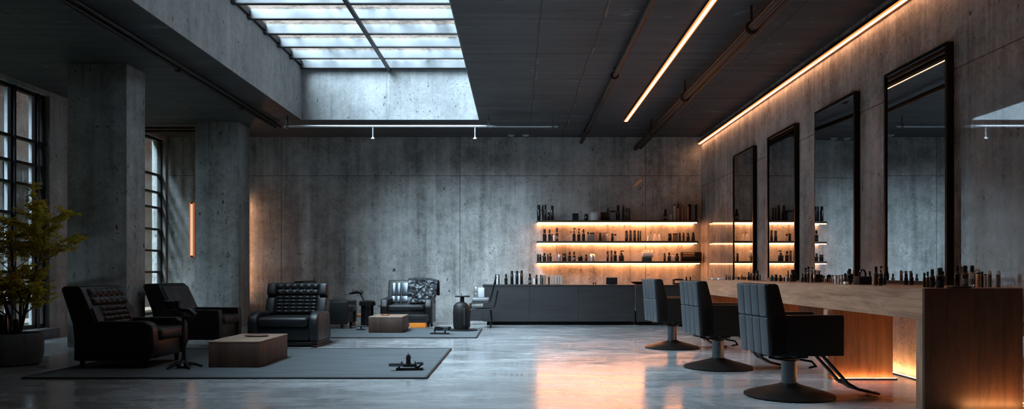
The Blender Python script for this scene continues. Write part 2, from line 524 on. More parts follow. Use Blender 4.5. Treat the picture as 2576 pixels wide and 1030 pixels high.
def thing(name, label, cat, loc=(0, 0, 0), rz=0.0, group=None, kind=None):
    o = bpy.data.objects.new(name, None)
    o.empty_display_size = 0.1
    C.objects.link(o)
    o.location = loc
    o.rotation_euler = (0, 0, rz)
    return tag(o, label, cat, group, kind)

def struct(name, mb, mat, label, cat, smooth=False):
    o = mb.build(name, mat, None, smooth)
    return tag(o, label, cat, None, 'structure')

def at(x, d): return (x - CX) * d / F                       # pixel column at depth d -> world X
def zz(y, d): return EYE - (y - CY) * d / F                  # pixel row at depth d -> world Z

# ------------------------------------------------------------------ room shell
BACK, RIGHT, LEFT, TOP, REAR = 17.0, 4.14, -7.87, 4.14, -2.0
SX0, SX1, SY0, SY1, STOP = -4.31, -0.746, 5.6, 15.08, 5.28   # skylight opening and the height of its glass

struct('floor', MB().box(LEFT - 0.3, RIGHT + 0.3, REAR - 0.3, BACK + 0.3, -0.2, 0), 'floor',
       'grey polished concrete floor with soft reflections', 'floor')
ce = MB()
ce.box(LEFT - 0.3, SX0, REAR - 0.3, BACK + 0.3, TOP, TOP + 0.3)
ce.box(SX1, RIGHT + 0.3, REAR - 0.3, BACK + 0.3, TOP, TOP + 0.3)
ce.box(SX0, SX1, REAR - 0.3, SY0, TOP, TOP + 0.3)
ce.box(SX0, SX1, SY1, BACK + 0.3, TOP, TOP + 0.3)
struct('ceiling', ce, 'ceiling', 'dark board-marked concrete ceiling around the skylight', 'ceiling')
struct('wall_back', MB().box(LEFT - 0.3, RIGHT + 0.3, BACK, BACK + 0.3, 0, TOP), 'wall',
       'weathered grey concrete wall at the far end of the room', 'wall')
struct('wall_right', MB().box(RIGHT, RIGHT + 0.3, REAR, BACK, 0, TOP), 'wall_right',
       'streaked concrete wall behind the tall mirrors, warm lit from above', 'wall')
struct('wall_front', MB().box(LEFT - 0.3, RIGHT + 0.3, REAR - 0.3, REAR, 0, TOP), 'wall_left',
       'concrete wall facing the shelves from across the room', 'wall')
W1 = (9.4, 12.73, 0.16, 4.06)
W2 = (13.6, 16.92, 0.16, 4.06)
wl = MB()
wl.box(LEFT - 0.3, LEFT, REAR, W1[0], 0, TOP)
wl.box(LEFT - 0.3, LEFT, W1[1], W2[0], 0, TOP)
wl.box(LEFT - 0.3, LEFT, W2[1], BACK, 0, TOP)
for a in (W1, W2):
    wl.box(LEFT - 0.3, LEFT, a[0], a[1], 0, a[2])
    wl.box(LEFT - 0.3, LEFT, a[0], a[1], a[3], TOP)
struct('wall_left', wl, 'wall_left', 'dim concrete wall holding the tall steel windows', 'wall')

# skylight: concrete shaft, rafters, glass, steel edge
sk = thing('skylight', 'rectangular skylight with white barred glass above a pale concrete shaft', 'skylight', (0, 0, 0), kind='structure')
sh = MB()
t = 0.18
sh.box(SX0 - t, SX0, SY0 - t, SY1 + t, TOP + 0.3, STOP + 0.1)
sh.box(SX1, SX1 + t, SY0 - t, SY1 + t, TOP + 0.3, STOP + 0.1)
sh.box(SX0, SX1, SY0 - t, SY0, TOP + 0.3, STOP + 0.1)
sh.box(SX0, SX1, SY1, SY1 + t, TOP + 0.3, STOP + 0.1)
# lining through the slab's thickness
e = 0.012
sh.box(SX0 - 0.002, SX0 + e, SY0, SY1, TOP + 0.002, STOP)
sh.box(SX1 - e, SX1 + 0.002, SY0, SY1, TOP + 0.002, STOP)
sh.box(SX0, SX1, SY0 - 0.002, SY0 + e, TOP + 0.002, STOP)
sh.box(SX0, SX1, SY1 - e, SY1 + 0.002, TOP + 0.002, STOP)
sh.build('shaft', 'shaft', sk, False)
MB().box(SX0 + 0.02, SX1 - 0.02, SY0 + 0.02, SY1 - 0.02, STOP + 0.02, STOP + 0.03).build('glass', 'sky_pane', sk, False)
rd = [14.96, 14.28, 13.55, 12.80, 12.05, 11.36, 10.66, 9.96, 9.26, 8.56, 7.9, 7.2, 6.5, 5.9]
for d in rd:
    r_ = MB().box(SX0 + 0.02, SX1 - 0.02, d - 0.02, d + 0.055, STOP - 0.13, STOP + 0.015).build('rafter', 'rafter', sk, False)
    MB().box(SX0 + 0.02, SX1 - 0.02, d - 0.022, d + 0.06, STOP - 0.142, STOP - 0.13).build('rafter_foot', 'mullion', r_, False)
for d in rd[1:]:
    MB().box(SX0 + 0.02, SX1 - 0.02, d + 0.36, d + 0.385, STOP - 0.01, STOP + 0.015).build('glazing_bar', 'mullion', sk, False)
MB().box(-2.56, -2.50, SY0 + 0.02, SY1 - 0.03, STOP - 0.19, STOP - 0.143).build('spine_bar', 'mullion', sk, False)
eb = MB()
eb.box(SX0 + e, SX0 + 0.07, SY0, SY1, STOP - 0.09, STOP)
eb.box(SX0, SX1, SY1 - 0.05, SY1 - e, STOP - 0.06, STOP)
eb.box(SX1 - 0.05, SX1 - e, SY0, SY1, STOP - 0.06, STOP)
eb.build('edge_bar', 'mullion', sk, False)

# pillars
for (x0, x1, d0, d1, lab) in ((-6.55, -5.68, 11.0, 11.55, 'broad concrete pillar nearest the potted tree'),
                              (-6.52, -5.63, 15.3, 15.92, 'broad concrete pillar beside the upright wall lamp near the back wall')):
    struct('pillar', MB().box(x0, x1, d0, d1, 0, TOP, 0.012, 2), 'column', lab, 'pillar', True)

# windows in the left wall
def window(name, a, verts, lab):
    o = thing(name, lab, 'window', (LEFT, 0, 0), kind='structure')
    y0, y1, z0, z1 = a
    fr = MB()
    fr.box(-0.16, -0.08, y0, y0 + 0.06, z0, z1); fr.box(-0.16, -0.08, y1 - 0.06, y1, z0, z1)
    fr.box(-0.16, -0.08, y0, y1, z0, z0 + 0.07); fr.box(-0.16, -0.08, y0, y1, z1 - 0.06, z1)
    fr.build('window_frame', 'mullion', o, False)
    for y, wd in verts:
        MB().box(-0.17, -0.05, y - wd / 2, y + wd / 2, z0, z1).build('mullion', 'mullion', o, False)
        MB().box(-0.14, -0.09, y - wd / 2 - 0.10, y - wd / 2 - 0.02, z0, z1).build('mullion', 'mullion_l', o, False)
    hb = [3.25, 2.86, 2.52, 2.04, 1.57, 1.1, 0.62]
    for z in hb:
        MB().box(-0.15, -0.07, y0, y1, z - 0.022, z + 0.022).build('transom', 'mullion', o, False)
    MB().box(-0.125, -0.115, y0, y1, z0, z1).build('glass', 'win_pane', o, False)
    MB().box(-0.06, 0.16, y0 - 0.02, y1 + 0.02, z0 - 0.16, z0 - 0.001).build('window_sill', 'planter', o, False)
    return o
window('window_1', W1, [(11.93, 0.05), (12.52, 0.05), (11.0, 0.05), (10.0, 0.05)],
       'tall gridded steel window behind the potted tree')
window('window_2', W2, [(15.95, 0.05), (15.2, 0.05), (14.4, 0.05)], 'narrow tall gridded steel window between the two pillars')

# what stands outside the windows
ob = thing('brick_building', 'whitewashed brick building seen through the steel windows', 'building', (-11.6, 0, 0))
MB().box(-2.0, 0, 3, 34, 0, 10.5).build('brick_wall', 'brick', ob, False)
for y in (9.0, 13.9, 17.6, 22.2):
    q = MB().box(-0.02, 0.05, y - 0.55, y + 0.55, 1.6, 3.6).build('window', 'frame', ob, False)
    MB().box(-0.02, 0.09, y - 0.65, y + 0.65, 1.5, 1.6).build('sill', 'lightgrey', q, False)
tag(MB().box(-11.6, LEFT - 0.31, 3, 34, -0.25, -0.1).build('lawn', 'grass', None, False), 'strip of grass outside the steel windows', 'grass', None, 'structure')

# ------------------------------------------------------------------ ceiling pipes and light strips
def led_strip(label, X, z, y0, y1, wd, mat='led', tilt=0.0):
    o = thing('light_strip', label, 'light strip', (X, y0, z), 0, 'warm linear ceiling lights')
    L = y1 - y0
    rot = Matrix.Rotation(tilt, 4, 'Y')
    MB().box(-wd * 0.9, wd * 0.9, 0, L, 0.012, 0.055, 0, mat=rot).build('housing', 'pipe', o, False)
    MB().box(-wd / 2, wd / 2, 0.01, L - 0.01, -0.006, 0.011, 0, mat=rot).build('diffuser', mat, o, False)
    ed = MB()  # dim orange emitters imitating lens bloom beside the diffuser
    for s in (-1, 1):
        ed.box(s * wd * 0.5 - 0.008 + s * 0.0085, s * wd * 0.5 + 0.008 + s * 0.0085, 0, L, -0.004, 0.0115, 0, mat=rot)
    tag(ed.build('bloom_edge', 'led_bloom', o, False), 'added orange edge imitating lens bloom')
    return o
led_strip('warm light strip on the dark ceiling between two black pipes', 2.16, TOP - 0.056, 1.0, 14.96, 0.040)
o = led_strip('warm light strip running along the concrete wall above the tall mirrors', 4.085, 3.968, 1.0, 16.9, 0.036, 'led_wall')
MB().box(0.034, 0.040, 0, 15.9, -0.012, -0.002).build('side_cover', 'pipe', o, False)
for y in (2.0, 5.0, 8.0, 11.0, 14.0, 15.5):
    MB().box(0.0, 0.054, y - 0.01, y + 0.01, 0.0555, 0.065).build('bracket', 'pipe', o, False)

def pipe(label, pts, r, mat='pipe', clips=(), second=None):
    o = thing('ceiling_pipe', label, 'pipe', pts[0], 0, 'pipes under the ceiling')
    b = Vector(pts[0])
    MB().tube([Vector(p) - b for p in pts], r, 14).build('tube', mat, o)
    if second:
        MB().tube([Vector(p) - b + Vector(second) for p in pts], r * 0.8, 14).build('tube', mat, o)
    for c in clips:
        v = Vector(c) - b
        k = MB().cyl(v + Vector((0, -0.02, 0)), v + Vector((0, 0.02, 0)), r * 1.5)
        k.box(v.x - 0.012, v.x + 0.012, v.y - 0.012, v.y + 0.012, v.z, TOP - b.z)
        k.build('clip', 'rust' if mat == 'pipe' else 'steel', o)
    return o
pipe('single black pipe on the dark ceiling nearest the skylight', [(1.45, 0.5, 4.02), (1.45, 16.98, 4.02)], 0.042, clips=[(1.45, y, 4.02) for y in (3, 7.2, 11.2, 15.6)])
pipe('pair of black pipes hung between the two warm light strips', [(2.67, 0.5, 3.88), (2.67, 16.98, 3.88)], 0.05, second=(0.11, 0, 0.02), clips=[(2.67, y, 3.88) for y in (4, 8.6, 12, 15)])
pipe('black pipe pair along the ceiling beside the pillars', [(-4.93, 0.5, 4.06), (-4.93, 15.40, 4.06)], 0.035, second=(0.10, 0, 0.01), clips=[(-4.93, y, 4.06) for y in (4, 8, 11, 13.5)])
pipe('bright steel pipe crossing under the far edge of the skylight', [(-4.52, 14.65, 3.93), (0.80, 14.65, 3.93)], 0.022, 'pipe_steel', clips=[(x, 14.65, 3.93) for x in (-4.45, -0.55, 0.7)])
pipe('rusty dark pipe beside the far pillar over the narrow window', [(-7.84, 15.5, 3.99), (-6.54, 15.5, 3.99)], 0.03, 'rust', second=(0, 0, 0.07))
for x, y0, y1, d in ((720, 290, 322, 15.0), (938, 325, 350, 14.65), (1195, 325, 350, 14.65)):
    X = at(x, d)
    s = thing('sprinkler_head', '', 'sprinkler', (X, d, TOP if x == 720 else 3.908), 0, 'sprinkler heads by the steel pipe')
    s['label'] = {720: 'white sprinkler head by the corner of the skylight', 938: 'small steel sprinkler head under the middle of the skylight edge',
                  1195: 'small hooked steel sprinkler head near the right skylight corner'}[x]
    zb = zz(y1, d) - s.location.z
    MB().cyl((0, 0, 0), (0, 0, zb + 0.03), 0.011).build('drop_pipe', 'pipe_steel', s)
    MB().lathe([(0.0, 0), (0.035, 0), (0.035, 0.012), (0.012, 0.035), (0.012, 0.05)], (0, 0, zb), 14).build('nozzle', 'white', s)
for x, lab in ((1286, 'round white smoke detector on the ceiling, the one with the brighter rim'), (1322, 'round white smoke detector on the ceiling nearest the shelves')):
    d = 16.75
    tag(MB().lathe([(0.0, -0.03), (0.05, -0.03), (0.075, -0.012), (0.08, 0)], (0, 0, 0), 20).build('smoke_detector', 'lightgrey'), lab, 'smoke detector', 'smoke detectors').location = (at(x, d), d, TOP)

# ------------------------------------------------------------------ wall lamps
def wall_lamp(X, zlo, zhi, lab, mat='tube'):
    o = thing('wall_lamp', lab, 'lamp', (X, BACK, zlo), 0)
    h = zhi - zlo
    MB().box(-0.045, 0.075, -0.035, 0, 0, h, 0.008).build('back_plate', 'rust', o)
    MB().box(-0.022, 0.030, -0.065, -0.030, 0.03, h - 0.03, 0.012, 3).build('tube', mat, o)
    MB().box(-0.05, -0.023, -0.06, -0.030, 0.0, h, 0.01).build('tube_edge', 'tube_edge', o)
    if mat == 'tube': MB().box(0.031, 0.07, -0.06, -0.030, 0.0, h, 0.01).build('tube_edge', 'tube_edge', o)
    else: MB().box(0.005, 0.025, -0.10, -0.060, 0.03, h - 0.03, 0.008).build('side_tube', mat, o)
wall_lamp(at(484, BACK), 1.44, 2.66, 'upright orange tube lamp on the wall beside the far pillar')
wall_lamp(-6.12, 0.5, 2.75, 'long upright tube lamp on the wall right behind the far pillar', 'tube_bright')

# bright highlight on the back wall, built as a thin copper-coloured piece
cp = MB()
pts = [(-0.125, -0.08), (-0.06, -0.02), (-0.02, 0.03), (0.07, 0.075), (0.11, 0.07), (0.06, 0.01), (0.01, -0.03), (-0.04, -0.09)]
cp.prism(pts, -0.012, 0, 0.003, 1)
tag(cp.build('wall_glint', 'copper_glint'), 'small painted copper-coloured glint on the wall above the lit shelves', 'plate').location = (at(1605, BACK), BACK, zz(460, BACK))

# ------------------------------------------------------------------ tall mirrors
mirror_names = ['tall black-framed mirror nearest the end of the wood counter', 'tall black-framed mirror second from the walnut end of the counter',
                'tall black-framed mirror third from the walnut end of the counter', 'tall black-framed mirror closest to the lit shelves']
for k in range(4):
    y0 = 7.15 + 1.955 * k
    y1 = y0 + 1.23
    o = thing('wall_mirror', mirror_names[k], 'mirror', (RIGHT, (y0 + y1) / 2, 0.975), 0, 'tall mirrors above the counter')
    hw, h, bw = (y1 - y0) / 2, 3.285 - 0.975, 0.035
    f = MB()
    for a, b, c, d in ((-hw, -hw + bw, 0, h), (hw - bw, hw, 0, h), (-hw + bw, hw - bw, 0, bw), (-hw + bw, hw - bw, h - bw, h)):
        f.box(-0.068, -0.001, a, b, c, d)
    f.build('frame', 'frame', o, False)
    yaw = R(3.2) if k == 1 else 0.0      # this glass sits slightly turned in its frame
    MB().box(-0.005, 0.005, -hw + bw, hw - bw, bw, h - bw, mat=Matrix.Translation((-0.036 if yaw else -0.05, 0, 0)) @ Matrix.Rotation(yaw, 4, 'Z')).build('glass', 'mirror', o, False)

# ------------------------------------------------------------------ long wood counter
CXF, CZ, CY0, CY1 = 3.25, 0.97, 6.05, 13.35
co_ = thing('vanity_counter', 'long oak counter with thick apron and shade-darkened oak end under the mirrors', 'counter', (CXF, CY0, 0))
L = CY1 - CY0
MB().box(0, 0.80, 0.003, L, 0.715, CZ, 0.003, 1).build('counter_slab', 'oak', co_, False)
MB().box(0.002, 0.785, -0.03, 0.002, 0, CZ - 0.001, 0.002, 1).build('end_panel', 'timber', co_, False)
MB().box(0, 0.785, 0.003, 0.10, 0, 0.714, 0.002, 1).build('end_post', 'oak_up', co_, False)
for y in (1.72, 4.3, 6.9):
    q = MB().box(0.0, 0.62, y, y + 0.07, 0, 0.714, 0.002, 1).build('divider_panel', 'timber2', co_, False)
    MB().box(-0.06, -0.001, y - 0.02, y + 0.09, 0, 0.714, 0.002, 1).build('divider_edge', 'oak_up', q, False)
MB().box(0.76, 0.785, 3.0, L, 0, 0.714).build('back_panel', 'timber2', co_, False)
for i, (x0, x1, y0, y1, lab) in enumerate(((0.0, 0.64, 1.67, 1.692, 'thin warm floor light along the foot of the near walnut divider'),
                              (0.815, 0.84, 0.16, 2.9, 'thin warm floor light along the concrete wall under the counter'),
                              (0.70, 0.725, 4.6, 6.7, 'thin warm floor light along the walnut panel beneath the far counter'),
                              (0.70, 0.725, 3.05, 4.1, 'thin warm floor light along the walnut panel behind the middle styling chair'))):
    o = thing('floor_light_strip', lab, 'light strip', (CXF + x0, CY0 + y0, 0), 0, 'floor light strips under the counter')
    MB().box(0, x1 - x0, 0, y1 - y0, 0, 0.008).build('channel', 'steel', o, False)
    MB().box(0.006, x1 - x0 - 0.001, 0.006, y1 - y0 - 0.001, 0.0081, 0.012).build('diffuser', 'led_floor', o, False)
    if x1 - x0 > y1 - y0: MB().box(0, x1 - x0, -0.003, 0.0, 0, 0.013).build('front_lip', 'black', o, False)
    else: MB().box(-0.003, 0.0, 0, y1 - y0, 0, 0.013).build('front_lip', 'black', o, False)
o = thing('floor_light_strip', 'short warm floor light at the foot of the dark walnut counter end', 'light strip', (3.62, 5.88, 0), 0, 'floor light strips under the counter')
MB().box(0, 0.47, 0, 0.03, 0, 0.012).build('channel', 'steel', o, False)
MB().box(0.003, 0.467, 0.003, 0.027, 0.0121, 0.020).build('diffuser', 'led_end', o, False)

# ------------------------------------------------------------------ shelves
SHD, SHX0, SHX1 = 16.74, 0.445, 3.99
shelf_z = [zz(556, SHD), zz(607.5, SHD), zz(658, SHD)]
for i, z in enumerate(shelf_z):
    lab = ['dark floating shelf with warm light beneath, topmost of the three', 'dark floating shelf with warm light beneath, middle of the three',
           'dark floating shelf with warm light beneath, lowest of the three'][i]
    x1 = SHX1 + (0.06 if i == 2 else 0)
    o = thing('wall_shelf', lab, 'shelf', (SHX0, BACK, z), 0, 'lit shelves on the back wall')
    MB().box(0, x1 - SHX0, -0.42, 0, -0.045, 0, 0.003, 1).build('board', 'shelf', o, False)
    MB().box(0.01, x1 - SHX0 - 0.03, -0.40, -0.35, -0.062, -0.0455).build('light_bar', 'led_shelf', o, False)
    MB().box(0.01, x1 - SHX0 - 0.03, -0.06, -0.02, -0.066, -0.0455).build('light_bar', 'led_shelf', o, False)

# ------------------------------------------------------------------ reception desk
DD, DZ = 15.6, 0.838
o = thing('reception_desk', 'long black-stained wood reception desk below the lit shelves', 'desk', (-0.70, DD, 0))
Ld = 2.44 + 0.70
for a, b in ((0, 0.96), (0.964, 1.97), (1.974, Ld)):
    MB().box(a, b, 0, 0.62, 0.075, DZ - 0.03, 0.002, 1).build('front_panel', 'desk', o, False)
MB().box(-0.01, Ld, -0.01, 0.65, DZ - 0.0295, DZ, 0.002, 1).build('desk_top', 'desk', o, False)
MB().box(0.08, Ld - 0.02, 0.08, 0.6, 0, 0.0745).build('plinth', 'frame', o, False)
MB().box(Ld + 0.002, Ld + 0.020, -0.004, 0.03, 0.30, DZ).build('steel_strip', 'steel', o, False)  # steel strip stands in for the white highlight along the desk edge
MB().box(-0.28, -0.002, 0.0, 0.5, 0.09, 0.375, 0.004, 1).build('low_step', 'desk', o, False)
o = thing('side_cabinet', 'black-stained cabinet between the reception desk and the wood counter', 'cabinet', (2.47, DD, 0))
MB().box(0, 1.55, -0.06, 0.62, 0.075, DZ - 0.03, 0.002, 1).build('body', 'desk', o, False)
MB().box(0, 1.55, -0.07, 0.65, DZ - 0.0295, DZ, 0.002, 1).build('cabinet_top', 'desk', o, False)
MB().box(0.02, 1.5, 0.02, 0.6, 0, 0.0745).build('plinth', 'frame', o, False)

# ------------------------------------------------------------------ rugs
def rug(lab, x0, x1, y0, y1):
    o = thing('area_rug', lab, 'rug', ((x0 + x1) / 2, (y0 + y1) / 2, 0), 0, 'slate rugs in the lounge')
    a, b = (x1 - x0) / 2, (y1 - y0) / 2
    MB().box(-a + 0.026, a - 0.026, -b + 0.026, b - 0.026, 0, 0.014).build('pile', 'rug', o, False)
    e_ = MB()
    for (p, q, r_, s) in ((-a, a, -b, -b + 0.026), (-a, a, b - 0.026, b), (-a, -a + 0.026, -b + 0.026, b - 0.026), (a - 0.026, a, -b + 0.026, b - 0.026)):
        e_.box(p, q, r_, s, 0, 0.020, 0.004, 2)
    e_.build('binding', 'rug_edge', o)
    return o
rug('large slate rug with black edge in front of the tufted armchairs', -5.08, -0.92, 7.74, 10.72)
rug('slate rug with black edge under the farther wooden block table', -4.35, -0.66, 12.5, 14.45)
RZ = 0.0145

# ------------------------------------------------------------------ lounge armchairs (local +x is the front)
def quilt(mb, p0, p1, y0, y1, nu, nv, depth, k=7):
    """tufted pad on the plane from p0 to p1 (x, z), spanning y0..y1"""
    p0, p1 = Vector((p0[0], 0, p0[1])), Vector((p1[0], 0, p1[1]))
    up = p1 - p0
    nrm = Vector((up.z, 0, -up.x)).normalized()
    if nrm.x < 0: nrm = -nrm
    def fn(u, v):
        s = abs(math.sin(math.pi * u * nu)) ** 0.55
        q = abs(math.sin(math.pi * v * nv)) ** 0.55
        edge = 0.0 if (u in (0, 1) or v in (0, 1)) else 1.0
        h = edge * (0.35 * depth + 0.65 * depth * (s * q) ** 0.8)
        return p0 + up * v + Vector((0, y0 + (y1 - y0) * u, 0)) + nrm * h
    mb.grid(fn, nu * k, nv * k)
    return mb

def armchair(lab, loc, rz, style, Wd=0.92, group='black leather lounge chairs'):
    o = thing('lounge_armchair', lab, 'armchair', loc, rz, group)
    h = Wd / 2
    at_ = 0.15
    lm = 'leather' if style == 'tufted' else 'leather2'
    if style == 'winged':
        arm = [(0.12, 0.07), (0.84, 0.07), (0.90, 0.16), (0.905, 0.36), (0.88, 0.45), (0.80, 0.505), (0.66, 0.52), (0.20, 0.50)]
    else:
        arm = [(0.0, 0.085), (0.80, 0.085), (0.86, 0.13), (0.90, 0.24), (0.89, 0.44), (0.865, 0.50), (0.80, 0.53), (0.02, 0.53)]
    if style == 'smooth':
        arm = [(0.0, 0.085), (0.885, 0.085), (0.90, 0.30), (0.885, 0.53), (0.02, 0.54)]
    for s in (-1, 1):
        a, b = sorted((s * h, s * (h - at_)))
        MB().prism(arm, a, b, {'winged': 0.04, 'smooth': 0.014}.get(style, 0.022), 3).build('armrest', lm, o)
    MB().box(0.16, 0.86, -h + at_ - 0.005, h - at_ + 0.005, 0.10, 0.33, 0.02, 3).build('seat_base', lm, o)
    MB().box(0.20, 0.92, -h + at_ + 0.004, h - at_ - 0.004, 0.30, 0.44, 0.045, 4).build('seat_cushion', lm, o)
    bw = h - 0.012 if style != 'winged' else h - 0.05
    back = [(0.02, 0.10), (-0.02, 0.50), (-0.15, 0.89), (-0.12, 0.925), (0.05, 0.925), (0.085, 0.90), (0.26, 0.50), (0.28, 0.10)]
    if style == 'winged':
        back = [(0.10, 0.10), (0.04, 0.50), (-0.10, 0.88), (-0.07, 0.925), (0.03, 0.93), (0.075, 0.90), (0.22, 0.46), (0.28, 0.10)]
    bb = MB().prism(back, -bw, bw, 0.03, 3).build('backrest', lm, o)
    if style == 'tufted':
        quilt(MB(), (0.255, 0.46), (0.172, 0.69), -bw * 0.62, bw * 0.62, 5, 4, 0.05).build('tufted_pad', lm, bb, angle=60)
        quilt(MB(), (0.170, 0.70), (0.088, 0.895), -bw * 0.80, bw * 0.80, 6, 2, 0.05).build('tufted_headrest', lm, bb, angle=60)
        for s in (-1, 1):
            a, b = sorted((s * bw * 0.64, s * (bw - 0.01)))
            MB().box(-0.02, 0.03, a, b, 0, 0.24, 0.015, 3, mat=Matrix.Translation((0.262, 0, 0.45)) @ Matrix.Rotation(R(-19.5), 4, 'Y')).build('side_bolster', lm, bb)
    elif style == 'winged':
        quilt(MB(), (0.222, 0.455), (0.135, 0.725), -bw * 0.68, bw * 0.68, 6, 5, 0.055).build('tufted_pad', lm, bb, angle=60)
        quilt(MB(), (0.130, 0.735), (0.070, 0.915), -bw * 0.70, bw * 0.70, 6, 2, 0.055).build('tufted_headrest', lm, bb, angle=60)
        for s in (-1, 1):
            a, b = sorted((s * bw * 0.70, s * (bw + 0.0)))
            MB().box(-0.03, 0.055, a, b, 0, 0.27, 0.03, 3, mat=Matrix.Translation((0.222, 0, 0.44)) @ Matrix.Rotation(R(-18), 4, 'Y')).build('wing', lm, bb)
            MB().box(-0.03, 0.07, a, b, 0.0, 0.2, 0.035, 3, mat=Matrix.Translation((0.135, 0, 0.725)) @ Matrix.Rotation(R(-18), 4, 'Y')).build('head_wing', lm, bb)
    else:
        for s in (-1, 1):
            a, b = sorted((0.006 * s, s * (bw - 0.03)))
            MB().box(-0.02, 0.02, a, b, 0.0, 0.41, 0.014, 3, mat=Matrix.Translation((0.262, 0, 0.50)) @ Matrix.Rotation(R(-23.2), 4, 'Y')).build('back_panel', 'leather_back', bb)
    if style == 'winged':
        MB().box(0.10, 0.84, -h + 0.03, h - 0.03, 0.03, 0.075, 0.01).build('base_frame', 'black', o)
        for s in (-1, 1):
            a, b = sorted((s * (h - 0.02), s * (h - 0.10)))
            MB().box(0.02, 0.92, a, b, 0, 0.032, 0.006).build('runner', 'black', o)
    else:
        for sx in (0.06, 0.78):
            for s in (-1, 1):
                MB().cyl((sx, s * (h - 0.08), 0), (sx, s * (h - 0.08), 0.1), 0.022, 0.03, 14).build('leg', 'black', o)
    return o
armchair('black armchair with tufted back nearest the potted tree', (-4.97, 8.46 + 0.46, RZ), 0, 'tufted')
armchair('black armchair with smooth two-panel back beside the near pillar', (-5.42, 11.25 + 0.47, 0), 0, 'smooth', 0.94).scale = (1.1, 1, 1)
armchair('black armchair with winged tufted back facing straight out behind the block table', (at(722, 11.2), 11.88, 0), R(-90), 'winged', 1.04)
armchair('dark armchair mostly hidden behind the winged tufted one', (at(878, 14.6) - 0.92, 15.0, 0), 0, 'smooth', 0.92)

# far armchair with shiny back and a plastic sheet thrown over it
EX = at(1022, 15.2)
o = thing('glossy_armchair', 'black armchair with glossy panelled back against the far wall', 'armchair', (EX, 15.95, 0), R(-90), 'black leather lounge chairs')
for s in (-1, 1):
    a, b = sorted((s * 0.52, s * 0.37))
    MB().prism([(0.05, 0.06), (0.78, 0.06), (0.80, 0.40), (0.74, 0.55), (0.05, 0.58)], a, b, 0.025, 3).build('armrest', 'leather', o)
MB().box(0.1, 0.78, -0.37, 0.37, 0.10, 0.34, 0.02).build('seat_base', 'leather', o)
MB().box(0.15, 0.82, -0.365, 0.365, 0.32, 0.44, 0.04, 3).build('seat_cushion', 'leather2', o)
b_ = MB().prism([(0.02, 0.10), (-0.08, 0.92), (0.0, 0.93), (0.17, 0.44), (0.17, 0.1)], -0.48, 0.48, 0.025, 3).build('backrest', 'leather', o)
rotp = Matrix.Translation((0.165, 0, 0.46)) @ Matrix.Rotation(R(-18.5), 4, 'Y')
for (a, b) in ((-0.40, -0.31), (-0.29, -0.21), (-0.19, 0.09)):
    for (c, d) in ((0.0, 0.14), (0.155, 0.43)):
        MB().box(-0.01, 0.022, a, b, c, d, 0.006, 2, mat=rotp).build('glossy_panel', 'panel', b_)
for s in (-1, 1):
    for x in (0.1, 0.72):
        MB().box(x - 0.02, x + 0.02, s * 0.44 - 0.02, s * 0.44 + 0.02, 0, 0.065).build('leg', 'black', o)
# crumpled sheet over the right shoulder of that chair
from mathutils import noise as mnoise
def crumple(u, v):
    p = Vector((u * 3.2, v * 4.0, 1.7))
    q = p + Vector((mnoise.noise(p * 1.3), mnoise.noise(p * 1.3 + Vector((5, 2, 9))), 0)) * 0.8
    return 0.9 * (1 - 2 * abs(mnoise.noise(q * 1.1))) + 0.5 * (1 - 2 * abs(mnoise.noise(q * 2.3 + Vector((3, 1, 4))))) - 0.7
def sheet(u, v):
    # u across (left to right), v from the seat front up over the top and down behind
    X = -0.16 + 0.58 * u + 0.05 * v * u
    if v < 0.72:
        t_ = v / 0.72
        Y, Z = 15.60 + 0.17 * t_, 0.46 + 0.46 * t_
    elif v < 0.82:
        t_ = (v - 0.72) / 0.1
        Y, Z = 15.77 + 0.34 * t_, 0.945 + 0.02 * math.sin(t_ * 3.14)
    else:
        t_ = (v - 0.82) / 0.18
        Y, Z = 16.11, 0.945 - 0.3 * t_
    c = crumple(u, v)
    Z += 0.04 * math.sin(u * 3.1) * min(1, v * 2) - 0.05 * u * v
    return (EX + 0.12 + X, Y - 0.035 - 0.05 * max(c, -0.3), Z + 0.012 * c)
sm = MB(); sm.grid(sheet, 40, 46)
so_ = sm.build('plastic_sheet', simple('shiny_dark_plastic', (0.03, 0.036, 0.042, 1), 0.34, 0.0, 0.4), None, True, 25)
tag(so_, 'crumpled shiny dark plastic sheet draped over the far glossy armchair', 'sheet')
sol = so_.modifiers.new('thick', 'SOLIDIFY'); sol.thickness = 0.006
o = thing('storage_tub', 'dark tub with a painted orange glow below the plastic sheet', 'tub', (at(1052, 14.95), 14.96, 0))
MB().box(-0.16, 0.16, -0.1, 0.1, 0.0, 0.11, 0.015).build('base', 'orange', o)  # orange glow under the tub, built as a coloured block
MB().box(-0.19, 0.19, -0.115, 0.115, 0.105, 0.26, 0.02).build('body', 'leather2', o)

# ------------------------------------------------------------------ salon chairs (local +x is the front)
def rot_box(mb, p0, p1, wy, th, bevel=0.004):
    """flat bar in the xz plane from p0 to p1 (x, y, z)"""
    p0, p1 = Vector(p0), Vector(p1)
    d = p1 - p0
    ang = math.atan2(d.z, d.x)
    m = Matrix.Translation(p0) @ Matrix.Rotation(-ang, 4, 'Y')
    mb.box(0, d.length, -wy / 2, wy / 2, -th / 2, th / 2, bevel, 2, mat=m)

